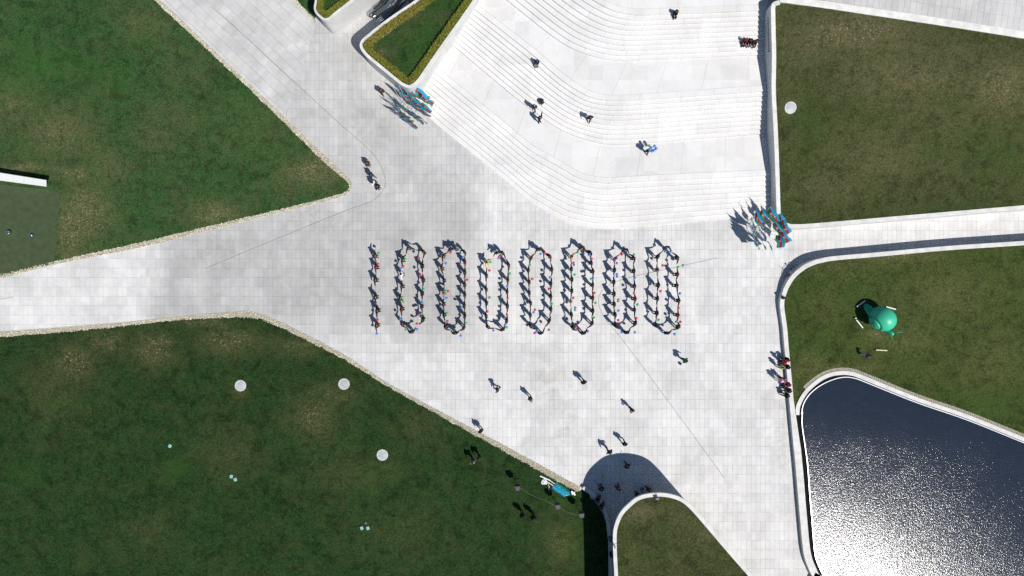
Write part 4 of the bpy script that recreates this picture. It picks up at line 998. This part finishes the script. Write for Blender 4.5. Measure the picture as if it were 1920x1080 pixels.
#PART3
# ------------------------------------------------------------------ flags in two fanned stands
def flag_mat(nm, c):
    m = simple(nm, c, .7, .08, 4); n, l = m.node_tree.nodes, m.node_tree.links
    tr = n.new('ShaderNodeBsdfTranslucent'); tr.inputs[0].default_value = (*c, 1); mx = n.new('ShaderNodeMixShader'); mx.inputs[0].default_value = .5
    l.new(n['Principled BSDF'].outputs[0], mx.inputs[1]); l.new(tr.outputs[0], mx.inputs[2]); l.new(mx.outputs[0], n['Material Output'].inputs[0]); return m
FM = [flag_mat('flag_blue', (.03, .50, .74)), flag_mat('flag_red', (.55, .03, .07)), flag_mat('flag_green', (.03, .33, .17))]
M['pole'] = simple('pole_white', (.66, .66, .68), .4, .05)
def flag(base, tip, wind, label, group, L=1.55, H=1.0, droop=.55, seed=0, twist=(.2, .5)):
    r_ = random.Random(seed); base = Vector(base); tip = Vector(tip); t = empty('flag', base); tip = tip - base
    ax = tip.normalized(); wd = Vector(wind).normalized(); fx = wd * math.cos(droop) + Vector((0, 0, -1)) * math.sin(droop); sdv = fx.cross(ax).normalized()
    tw = r_.uniform(*twist); side_ = Vector((fx.y, -fx.x, 0)).normalized()
    def up_n(q):
        m_ = fx.cross(q - ax); m_ = m_ if m_.z > 0 else -m_; return m_.normalized().dot(sv) + m_.normalized().z
    if up_n(-side_ * .6) > up_n(side_ * .6): side_ = -side_
    ph = r_.uniform(0, 6); am = r_.uniform(.05, .10)
    def C(u, v, o=0.0):      # u along the fly, v down the hoist 0..1
        p = tip - ax * (.04 + H * v * (1 - .25 * u)) + side_ * (H * v * tw * min(1, u * 3)) + fx * (L * u) + Vector((0, 0, -.28 * u * u)) + sdv * (am * math.sin(7 * u + ph + v * 1.4) * (.3 + u) + o)
        return p
    mb = MB(); mb.tube([(0, 0, 0), tip], [.016, .011], 6); mb.build('pole', M['pole'], t)
    mb = MB(); mb.lathe([(.004, 0), (.022, .02), (.02, .045), (.003, .075)], tuple(tip), 6); mb.build('finial', M['steel'], t)
    mb = MB(); nu, nv = 10, 6; vs = [C(i / nu, j / nv) for j in range(nv + 1) for i in range(nu + 1)]
    for j in range(nv):
        mb.add([], []);
    mb.v = [tuple(v) for v in vs]
    for j in range(nv):
        for i in range(nu):
            mb.f.append((j * (nu + 1) + i, j * (nu + 1) + i + 1, (j + 1) * (nu + 1) + i + 1, (j + 1) * (nu + 1) + i)); mb.m.append(j * 3 // nv)
    cl = mb.build('cloth', FM, t, True)
    for o in (.006, -.006):      # crescent and eight-pointed star in the red band, on both faces
        mb = MB(); cu, cv, ro = .46, .5, .12
        pts = []
        for k in range(13): a = .6 + (2 * math.pi - 1.2) * k / 12; pts.append((cu + ro * H / L * math.cos(a), cv + ro * math.sin(a)))
        for k in range(12, -1, -1): a = .75 + (2 * math.pi - 1.5) * k / 12; pts.append((cu + .025 + ro * .8 * H / L * math.cos(a), cv + ro * .8 * math.sin(a)))
        n_ = len(pts); mb.add([C(u, v, o) for u, v in pts], [(k, k + 1, n_ - 2 - k, n_ - 1 - k) for k in range(12)])
        mb.build('crescent', M['wht'], cl)
        mb = MB(); st = []
        for k in range(16): a = math.pi * k / 8; r0 = .062 if k % 2 == 0 else .03; st.append(C(.545 + r0 * H / L * math.cos(a), .5 + r0 * math.sin(a), o))
        mb.add([C(.545, .5, o)] + st, [(0, 1 + k, 1 + (k + 1) % 16) for k in range(16)]); mb.build('star', M['wht'], cl)
    tag(t, label, 'flag', group)
def flag_cluster(cpx, cpy, n_out, n_in, lab, grp, wind, seed, rt=2.0, twist=(.2, .5)):
    c = P(cpx, cpy, 0); r_ = random.Random(seed); st = empty('flag_stand', tuple(c))
    mb = MB()
    for k in range(6):
        a = k * math.pi / 3; mb.tube([(0, 0, .05), (.95 * math.cos(a), .95 * math.sin(a), .03)], .022, 5); 
    mb.tube([(.9 * math.cos(a), .9 * math.sin(a), .30) for a in np.linspace(0, 2 * math.pi, 25)], .018, 5)
    mb.tube([(.45 * math.cos(a), .45 * math.sin(a), .45) for a in np.linspace(0, 2 * math.pi, 19)], .018, 5)
    for k in range(6):
        a = k * math.pi / 3; mb.tube([(.45 * math.cos(a), .45 * math.sin(a), .45), (.9 * math.cos(a), .9 * math.sin(a), .30), (.93 * math.cos(a), .93 * math.sin(a), .03)], .016, 5)
    mb.tube([(0, 0, .03), (0, 0, .5)], .03, 6)
    mb.build('frame', M['pole'], st)
    tag(st, f'white metal flag stand at {lab}', 'flag stand')
    for ring, n_, r0, r1, h in ((0, n_out, .85, rt, 2.75), (1, n_in, .42, rt * .5, 3.0)):
        for k in range(n_):
            a = 2 * math.pi * (k + r_.uniform(-.2, .2)) / n_ + ring * .3
            b = c + Vector((r0 * math.cos(a), r0 * math.sin(a), .03)); q = c + Vector((r1 * math.cos(a) * r_.uniform(.85, 1.1), r1 * math.sin(a) * r_.uniform(.85, 1.1), h + r_.uniform(-.25, .25)))
            wv = Vector(wind) + Vector((r_.uniform(-.25, .25), r_.uniform(-.25, .25), 0))
            flag(b, q, wv, f'blue, red, green striped flag in the {"inner" if ring else "outer"} ring at {lab}', grp, r_.uniform(1.25, 1.6), r_.uniform(.8, 1.0), r_.uniform(.2, .5), seed * 100 + ring * 40 + k, twist)
flag_cluster(768, 205, 16, 6, 'the hedged planter corner', 'flags at the planter corner', (.9, -.5, 0), 3, 1.8, (.12, .28))
flag_cluster(1418, 427, 17, 2, 'the foot of the stair wall', 'flags at the stair wall', (.62, -.75, 0), 5, 1.85, (.22, .45))

# ------------------------------------------------------------------ escalators rising between the planters
def escalator(px, py, label, idx):
    o = P(px, py, 0); t = empty('escalator', tuple(o)); d = (P(760, -20, 0) - P(699, 28, 0)).normalized(); s = Vector((-d.y, d.x, 0)); z = Vector((0, 0, 1))
    def prof_(x): return 0.0 if x < 1.3 else (x - 1.3) * .55
    mb = MB(); w = .52
    for k, x in enumerate(np.arange(.5, 7, .4)):
        h = prof_(x); c = d * (x + .2) + z * (h - .1); mb.box(c, (.385, w * 1.9, .24), math.atan2(d.y, d.x))
        if k == 16: break
    for k, x in enumerate(np.arange(.5, 7, .4)):
        mbs = MB(); mbs.box(d * (x + .2) + z * (prof_(x) + .02), (.385, w * 1.86, .05), math.atan2(d.y, d.x)); mbs.build('step', M['grey'], t)
    mbp = MB(); mbp.box(d * .05 + z * .012, (.9, 1.1, .024), math.atan2(d.y, d.x)); mbp.build('comb_plate', M['steel'], t)
    for sd_ in (-1, 1):
        off = s * (sd_ * .60); mb = MB(); xs = np.linspace(.0, 7, 16)
        vs = []
        for x in xs:
            for q, hh in ((.015, .0), (.015, .88), (-.015, .88), (-.015, .0)): vs.append(off + s * q + d * x + z * (prof_(x) + hh))
        fs = [(4 * i + k, 4 * i + 4 + k, 4 * i + 4 + (k + 1) % 4, 4 * i + (k + 1) % 4) for i in range(15) for k in range(4)] + [(0, 1, 2, 3)]
        mb.add(vs, fs); mb.build('balustrade', M['glass'], t)
        pts = [off + d * (x) + z * (prof_(x) + .93) for x in xs[::-1]] + [off + d * (-.38 * math.sin(a)) + z * (.55 + .38 * math.cos(a)) for a in np.linspace(0.1, math.pi, 9)] + [off + d * x + z * .17 for x in (.2, .5)]
        mb = MB(); mb.tube(pts, .045, 6); mb.build('handrail', M['black'], t)
        mb = MB(); mb.tube([off + s * .07 * sd_ + d * x + z * (prof_(x) + .10) for x in xs], .06, 6); mb.build('skirt', M['steel'], t)
    tag(t, label, 'escalator')
escalator(694, 23, 'escalator with black handrails nearer the small hedged planter', 0)
escalator(712, 41, 'escalator with black handrails against the wall of the triangular planter', 1)

# ------------------------------------------------------------------ handrails on the stair wall
for k, (a, b, lab) in enumerate((((1439.5, 32, 4.55), (1441, 98, 3.75), 'top flight'), ((1444.5, 165, 3.05), (1446, 246, 2.3), 'middle flight'), ((1449.5, 318, 1.85), (1450.5, 386, .95), 'bottom flight'))):
    A, B = P(*a), P(*b); t = empty('handrail', tuple(B)); mb = MB(); mb.tube([Vector(), A - B], .03, 6); mb.build('rail', M['steel'], t)
    for f in (.08, .5, .92):
        q = (A - B) * f; mb = MB(); mb.tube([q, q + Vector((.10, 0, -.06)), q + Vector((.28, 0, -.06))], .014, 5); mb.build('bracket', M['steel'], t)
    tag(t, f'slim steel handrail on the white wall beside the {lab} of stairs', 'handrail')

# ------------------------------------------------------------------ round light wells and valve lids in the lawns
M['disc'] = simple('disc_ring', (.56, .56, .53), .6, .1, 3); M['lens'] = simple('lens_frosted', (.42, .44, .44), .4, .12, 3)
def disc(px, py, z, label):
    g0 = G(px, py); t = empty('light_well', tuple(g0)); nr = [b.ray_cast(Vector((g0.x, g0.y, 30)), Vector((0, 0, -1)))[1] for b in BVHS]; nr = [q if q.z > 0 else -q for q in nr if q is not None]
    if nr: t.rotation_euler = nr[0].to_track_quat('Z', 'Y').to_euler()
    mb = MB(); mb.lathe([(.60, -.25), (.60, .03), (.585, .05), (.50, .05), (.49, .02)], n=36); mb.build('ring', M['disc'], t)
    mb = MB(); mb.lathe([(.495, -.02), (.49, .035), (.40, .045), (.39, .038), (.28, .048), (.27, .041), (.15, .052), (.14, .045), (.01, .054)], n=36); mb.build('lens', M['lens'], t)
    tag(t, label, 'light well')
disc(451, 723, .30, 'round white light well in the dark lawn within a dry grass patch')
disc(645, 720, .26, 'round white light well in the dark lawn close to the pebble edging')
disc(717, 853, .30, 'round white light well in the dark lawn beside the strolling pair')
disc(1482, 202, 3.62, 'round white light well in the olive lawn beside the stairs')
for px, py, rnd, lab in ((319, 836, 0, 'single teal valve lid alone on the dark lawn'), (434, 893, 0, 'teal valve lid of the pair on the lawn, nearer the single lid'), (441.5, 899, 0, 'teal valve lid of the pair on the lawn, farther from the single lid'), (678.5, 990, 0, 'square teal valve lid beside the round lid, on the open lawn side'), (690, 990, 0, 'square tilted teal valve lid beside the round lid, on the paving side'), (686, 980.5, 1, 'round grey valve lid above two square teal lids')):
    t = empty('valve_lid', tuple(G(px, py)), random.uniform(-.6, .6)); mb = MB()
    if rnd: mb.lathe([(.12, 0), (.12, .06), (.10, .075), (.01, .08)], n=14)
    else: mb.box((0, 0, .03), (.30, .36, .1), 0, 0, .92)
    mb.build('lid', M['grey'] if rnd else M['teal'], t); mb = MB(); mb.box((0, 0, .082), (.06, .16 if not rnd else .1, .02)); mb.build('grip', M['grey'], t)
    tag(t, lab, 'valve lid')

# ------------------------------------------------------------------ green snail on the eastern lawn
so = G(1655, 597.5, 1.35); bd = Vector((.60, -.80, 0)).normalized(); axv = Vector((bd.y, -bd.x, 0)); t = empty('snail_sculpture', (so.x, so.y, so.z - .05)); zz = Vector((0, 0, 1))
if axv.x > 0: axv = -axv
mb = MB(); N, K = 64, 56; vs = []
for i in range(N + 1):      # rounded shell turned about its side axis, a spiral seam winding in on the coiled side
    f = i / N; a_ = math.pi * f; ax_ = -math.cos(a_)
    for k in range(K):
        th = 2 * math.pi * k / K; r = 1.26 * math.sin(a_) ** .92; x = ax_ * 1.16
        s_ = (f - .68) / .32
        if s_ > 0:
            q = (s_ * 1.9 + th / (2 * math.pi)) % 1.0; g_ = math.exp(-((min(q, 1 - q)) / .11) ** 2); w_ = min(1, s_ * 6)
            r *= 1 - .13 * g_ * w_; x -= .10 * g_ * w_; x += .16 * s_ * s_
        vs.append(axv * x + bd * (r * 1.05 * math.cos(th)) + zz * (1.38 + r * math.sin(th)))
fs = [(i * K + k, i * K + (k + 1) % K, (i + 1) * K + (k + 1) % K, (i + 1) * K + k) for i in range(N) for k in range(K)]
mb.add(vs, fs); mb.build('shell', M['snail'], t, True)
mb = MB(); prof_b = [(-2.1, .05, .06, .05), (-1.8, .12, .22, .12), (-1.2, .22, .42, .22), (-.4, .30, .52, .32), (.5, .34, .52, .34), (1.2, .40, .44, .36), (1.5, .55, .34, .32), (1.72, .78, .28, .28), (1.87, .98, .27, .26), (2.02, 1.05, .22, .20), (2.14, 1.03, .10, .09)]
vs = []
for x, z, w, h in prof_b:
    for k in range(14):
        a = 2 * math.pi * k / 14; vs.append(bd * x + axv * (w * math.cos(a)) + zz * (z + h * math.sin(a)))
mb.add(vs, [(i * 14 + k, i * 14 + (k + 1) % 14, (i + 1) * 14 + (k + 1) % 14, (i + 1) * 14 + k) for i in range(10) for k in range(14)] + [tuple(range(14)), tuple(140 + k for k in range(14))[::-1]])
mb.build('body', M['snail'], t, True)
for s, L_ in ((-1, .85), (1, .7)):
    b0 = bd * 1.93 + axv * (s * .14) + zz * 1.2; b1 = b0 + bd * .28 * L_ + axv * (s * .62 * L_) + zz * .55 * L_; mb = MB(); mb.tube([b0, (b0 + b1) / 2 + zz * .04, b1], [.045, .032, .026], 7); e = mb.build('tentacle', M['snail'], t, True)
    mb = MB(); mb.lathe([(.01, -.05), (.05, -.02), (.05, .03), (.01, .06)], tuple(b1), 8); mb.build('eye', M['snail'], e, True)
    b0 = bd * 2.08 + axv * (s * .10) + zz * .95; b1 = b0 + bd * .22 + axv * (s * .08) - zz * .08; mb = MB(); mb.tube([b0, b1], [.035, .02], 6); mb.build('feeler', M['snail'], t, True)
tag(t, 'giant glossy green snail sculpture with coiled shell on the eastern lawn', 'snail sculpture')
for a, b, mt_, lab in (((1605, 575), (1621, 564), 'wht', 'white bar lying in the dark shadow of the snail'), ((1605, 600), (1616, 615), 'wht', 'white bar with a small lamp at one end, beside the snail shadow'), ((1660, 575), (1678, 580), 'wht', 'white bar behind the snail shell on its sunny side'), ((1641, 656), (1662, 657), 'cream', 'cream bar on the grass between the snail and the child')):
    A, B = G(*a) + Vector((0, 0, .10)), G(*b) + Vector((0, 0, .10)); t = empty('ground_bar', tuple((A + B) / 2)); A -= t.location; B -= t.location; dn = (B - A).normalized(); mb = MB()
    mb.box((0, 0, .02), ((B - A).length, .11, .09), math.atan2(dn.y, dn.x)); mb.build('tube', M[mt_], t)
    for q in (A * .9, B * .9):
        mb = MB(); mb.box((q.x, q.y, -.06), (.06, .16, .08), math.atan2(dn.y, dn.x)); mb.build('foot', M['grey'], t)
    if 'lamp' in lab: mb = MB(); mb.lathe([(.05, 0), (.09, .04), (.08, .14), (.03, .17)], tuple(A - dn * .25), 8); mb.build('lamp', M['wht'], t)
    tag(t, lab, 'bar')

# ------------------------------------------------------------------ inclined white panels and mirror balls on the west lawn
t = empty('panel_screen', tuple(P(40, 345, 0)))
for k, (xa, xb) in enumerate(((-42, -18.6), (-18.4, 2.4), (2.6, 24.4), (24.6, 44.9), (45.1, 62.4), (62.6, 87))):
    f = lambda x: (324.5 + (x / 87) * 14, 338.5 + (x / 87) * 11.5)
    (ta, ba), (tb_, bb) = f(xa), f(xb); q = [P(xa, ba, .06), P(xb, bb, .06), P(xb, tb_, 1.35), P(xa, ta, 1.35)]
    nrm = (q[1] - q[0]).cross(q[3] - q[0]).normalized(); mb = MB(); vs = q + [p - nrm * .05 for p in q]
    mb.add(vs, [(0, 1, 2, 3), (7, 6, 5, 4), (0, 4, 5, 1), (1, 5, 6, 2), (2, 6, 7, 3), (3, 7, 4, 0)]); at_parent(mb.build('panel', M['wht']), t)
    p = (q[2] + q[3]) / 2; mb = MB(); mb.tube([p - nrm * .06, Vector((p.x, p.y, 0)) + Vector((0, .1, 0))], .025, 6); at_parent(mb.build('prop', M['steel'], None), t)
tag(t, 'row of bright white inclined panels standing along the edge of the turf mat', 'screen')
M['mirror'] = simple('mirror_ball', (.75, .76, .78), .06, .03, 2, .5, metal=1.0)
for px, py, r, lab in ((19.5, 437, .24, 'larger mirrored ball on the grey green turf mat'), (62.5, 442, .2, 'smaller mirrored ball on the turf mat, nearer its paved edge')):
    t = empty('mirror_ball', tuple(P(px, py, .05))); mb = MB(); mb.lathe([(r * math.sin(a) + .001, r - r * math.cos(a)) for a in np.linspace(.02, math.pi - .02, 13)], n=20); mb.build('sphere', M['mirror'], t, True)
    mb = MB(); mb.lathe([(.09, 0), (.09, .03), (.06, .05)], n=14); mb.build('base_ring', M['steel'], t); tag(t, lab, 'ball')

M['cab'] = simple('cabinet_grey', (.075, .075, .085), .6, .1)
M['cable'] = simple('cable_pvc', (.30, .29, .22), .7, .2)
# ------------------------------------------------------------------ loudspeakers on tripods, cable, tripod stand
for px, py, lab in ((970.5, 916, 'black loudspeaker on tripod on the lawn, farthest from the tall planter'), (1046, 951, 'black loudspeaker on tripod on the lawn, middle of the three'), (1091, 967, 'black loudspeaker on tripod at the edge of the planter shadow')):
    q = G(px, py, 1.95); t = empty('loudspeaker', tuple(q), .1); mb = MB()
    for sx, y0, y1 in ((0, 0, 0),):
        vs = [(-.27, -.2, 1.25), (.27, -.2, 1.25), (.19, .22, 1.25), (-.19, .22, 1.25), (-.27, -.2, 1.95), (.27, -.2, 1.95), (.19, .22, 1.95), (-.19, .22, 1.95)]
        mb.add([(x, -y, z) for x, y, z in vs], [(0, 1, 2, 3), (7, 6, 5, 4), (1, 0, 4, 5), (2, 1, 5, 6), (3, 2, 6, 7), (0, 3, 7, 4)])
    c = mb.build('cabinet', M['cab'], t); mb = MB(); mb.box((0, .212, 1.6), (.48, .02, .64)); mb.build('grille', M['dark'], c)
    mb = MB(); mb.tube([(0, 0, .12), (0, 0, 1.25)], .02, 8); mb.build('pole', M['dark'], t)
    for k in range(3):
        a = k * 2.094 + .5; mb = MB(); mb.tube([(0, 0, .75), (.5 * math.cos(a), .5 * math.sin(a), .0)], .015, 6); mb.build('leg', M['dark'], t)
    tag(t, lab, 'loudspeaker')
mb = MB(); cp = catmull([(975, 915), (990, 925), (1003, 931), (1020, 938), (1040, 947), (1052, 953), (1060, 959), (1075, 964), (1090, 968)], 6)
mb.tube([tuple(G(x + random.gauss(0, .3), y + random.gauss(0, .3)) + Vector((0, 0, .02))) for x, y in cp], .009, 5)
tag(mb.build('cable', M['cable']), 'thin pale cable lying on the lawn between the loudspeakers', 'cable')
t = empty('tripod_stand', tuple(P(1126, 906, 0))); mb = MB(); mb.tube([(0, 0, .0), (0, 0, 1.35)], .018, 6); mb.build('pole', M['dark'], t)
for k, (x, y) in enumerate(((-.75, .35), (.2, .85), (.1, -.3))):
    mb = MB(); mb.tube([(0, 0, 1.3), (x, y, .0)], .02, 6); mb.build('leg', M['dark'], t)
mb = MB(); mb.box((0, 0, 1.4), (.14, .22, .14)); mb.build('camera', M['dark'], t); tag(t, 'dark camera tripod with spread legs in the big round shadow', 'tripod')

# ------------------------------------------------------------------ things left at the lawn's edge
A, B = G(1012.5, 892) + Vector((0, 0, .07)), G(1031, 900) + Vector((0, 0, .07)); t = empty('white_tube', tuple((A + B) / 2)); d = (B - A) / 2; mb = MB(); mb.tube([-d, d], .075, 10); mb.build('tube', M['wht'], t); mb = MB(); mb.tube([d, d * 1.03], .082, 10); mb.build('end_cap', M['wht'], t)
tag(t, 'long white tube lying on the dark lawn beside the pebble edging', 'tube')
t = empty('plastic_bag', tuple(G(1020.5, 903))); mb = MB(); rr = random.Random(4); vs = [(0, 0, .28)]
for j, (r, z) in enumerate(((.14, .27), (.26, .18), (.30, .06), (.27, 0))):
    for k in range(12): a = k * .5236; q = r * rr.uniform(.7, 1.25); vs.append((q * math.cos(a) * 1.15, q * math.sin(a), z * rr.uniform(.7, 1.2)))
fs = [(0, 1 + k, 1 + (k + 1) % 12) for k in range(12)] + [(1 + j * 12 + k, 1 + (j + 1) * 12 + k, 1 + (j + 1) * 12 + (k + 1) % 12, 1 + j * 12 + (k + 1) % 12) for j in range(3) for k in range(12)]
mb.add(vs, fs); mb.build('bag', M['wht'], t)
mb = MB(); mb.tube([(.3, -.15, .05), (.45, -.2, .04), (.42, -.4, .03), (.55, -.5, .03), (.48, -.7, .03), (.5, -.95, .03)], .03, 5); mb.build('ribbon', M['wht'], t)
tag(t, 'crumpled white plastic bag with trailing ribbon under the white tube', 'bag')
t = empty('flag_bundle', tuple(G(1052, 917)), -.62)
for k, (m_, y, w) in enumerate(((0, -.28, .22), (1, -.02, .12), (2, .17, .2), (0, .05, .2))):
    mb = MB(); vs = []; rr = random.Random(k)
    for i in range(8):
        x = -.9 + i * .24 + (.25 if k == 3 else 0); hgt = .12 + .06 * (k == 3)
        for q, z in ((-w, .01), (-w * .5, hgt * rr.uniform(.7, 1.3)), (w * .5, hgt * rr.uniform(.7, 1.3)), (w, .01)): vs.append((x + rr.uniform(-.04, .04), y + q * rr.uniform(.8, 1.2), z))
    mb.add(vs, [(4 * i + c, 4 * i + 4 + c, 4 * i + 5 + c, 4 * i + 1 + c) for i in range(7) for c in range(3)]); mb.build('folded_cloth', FM[m_], t)
for y in (-.18, .08): mb = MB(); mb.tube([(-1.55, y, .08), (.9, y, .06)], .045, 6); mb.build('pole', M['wht'], t)
tag(t, 'bundle of folded blue, red and green flags with white poles on the lawn', 'flag bundle')
for k, (dx, dy) in enumerate(((0, 0), (4, 1.5), (1, 3.5), (5, 5))):
    t = empty('paper_cup', tuple(G(1072 + dx, 921 + dy))); mb = MB(); mb.lathe([(.07, 0), (.10, .22), (.085, .22), (.06, .02)], n=12); mb.build('cup', M['wht'], t); mb = MB(); mb.lathe([(.10, .215), (.108, .225), (.10, .235)], n=12); mb.build('lip', M['wht'], t)
    tag(t, 'white paper tub standing on the grass at the tip of the lawn', 'tub', 'paper tubs at the lawn tip')
def pack(name, loc, rz, m_, label, cat, s=1.0):
    t = empty(name, loc, rz); t.scale = (s,) * 3; mb = MB(); mb.box((0, 0, .24), (.40, .26, .48), 0, 0, .8); bm = bmesh.new(); me = mb.mesh('shell', m_); bm.from_mesh(me); bmesh.ops.bevel(bm, geom=bm.edges[:], offset=.06, segments=2, affect='EDGES'); bm.to_mesh(me); bm.free(); link('shell', me, t)
    mb = MB(); mb.box((0, -.15, .16), (.26, .08, .24), 0, 0, .9); mb.build('pocket', m_, t)
    mb = MB(); mb.tube([(-.06, 0, .47), (-.05, 0, .54), (.05, 0, .54), (.06, 0, .47)], .012, 5); mb.build('handle', M['dark'], t); tag(t, label, cat)
pack('backpack', (*P(1015, 190, 1.9)[:2], 1.54), .7, M['dark'], 'dark backpack standing on the middle flight beside the charcoal jacket', 'backpack', 1.5)
pack('bag', (*P(1480, 516, .3)[:2], 0.0), .6, M['grey'], 'grey bag on the ground beside the bicycle', 'bag', .9)
pack('bag', (*P(1468, 558, .6)[:2], .57), .2, M['dark'], 'dark bag lying on the seat wall below the bicycle', 'bag', .9)
pack('bag', (*P(1276, 682, .15)[:2], 0.0), .4, M['dark'], 'small dark bag on the paving beside the green jacket', 'bag', .7)

# ------------------------------------------------------------------ bicycle leaning on the seat wall
A, B = P(1492, 498, .4), P(1475.5, 517, .4); mid_ = (A + B) / 2; dn = (B - A); dn.z = 0; dn.normalize(); t = empty('bicycle', (mid_.x, mid_.y, 0), math.atan2(dn.y, dn.x)); lean_ = -.18
def bp_(x, z, y=0): return Vector((x, y + lean_ * z, z))
for s in (-1, 1):
    mb = MB(); mb.tube([bp_(s * .52 + .33 * math.cos(a), .34 + .33 * math.sin(a)) for a in np.linspace(0, 2 * math.pi, 29)], .022, 6, cap=False); w = mb.build('wheel', M['black'], t)
    mb = MB(); mb.tube([bp_(s * .52 + .305 * math.cos(a), .34 + .305 * math.sin(a)) for a in np.linspace(0, 2 * math.pi, 29)], .01, 5, cap=False)
    for a in np.linspace(0, math.pi, 8)[:-1]: mb.tube([bp_(s * .52 - .3 * math.cos(a), .34 - .3 * math.sin(a)), bp_(s * .52 + .3 * math.cos(a), .34 + .3 * math.sin(a))], .003, 3)
    mb.build('rim', M['steel'], w)
mb = MB()
for seg in (((-.52, .34), (-.12, .30)), ((-.12, .30), (-.22, .82)), ((-.52, .34), (-.2, .72)), ((-.12, .30), (.36, .78)), ((-.2, .74), (.35, .84)), ((.35, .92), (.52, .34))): mb.tube([bp_(*seg[0]), bp_(*seg[1])], .02, 6)
mb.build('frame', M['steel'], t)
mb = MB(); mb.tube([bp_(.34, .9), bp_(.38, 1.02), bp_(.36, 1.03, .28)], .014, 6); mb.tube([bp_(.38, 1.02), bp_(.36, 1.03, -.28)], .014, 6); mb.build('handlebar', M['steel'], t)
mb = MB(); mb.lathe([(.02, 0), (.10, .01), (.09, .05), (.02, .06)], tuple(bp_(-.24, .86)), 10); mb.build('saddle', M['black'], t)
mb = MB(); mb.tube([bp_(-.12, .30, -.08), bp_(-.12, .30, .08)], .07, 10); mb.build('crank', M['dark'], t)
tag(t, 'bicycle leaning on the curved white seat wall in its shade', 'bicycle')

# ------------------------------------------------------------------ floodlights on the tall planter's rim
for px, py, rz, lab in ((1156, 1021, 0.2, 'small floodlight on a bracket on the shaded ramp side of the planter rim'), (1231, 928, 1.6, 'small floodlight on a bracket at the rounded end of the planter rim')):
    t = empty('floodlight', tuple(P(px, py, 4.7)), rz); mb = MB(); mb.tube([(.5, 0, .0), (.1, 0, .18), (-.2, 0, .3)], .02, 6); mb.build('bracket', M['steel'], t)
    mb = MB(); mb.box((-.25, 0, .3), (.14, .34, .2)); hd_ = mb.build('housing', M['grey'], t); mb = MB(); mb.box((-.325, 0, .3), (.014, .3, .16)); mb.build('lens', M['wht'], hd_); tag(t, lab, 'floodlight')
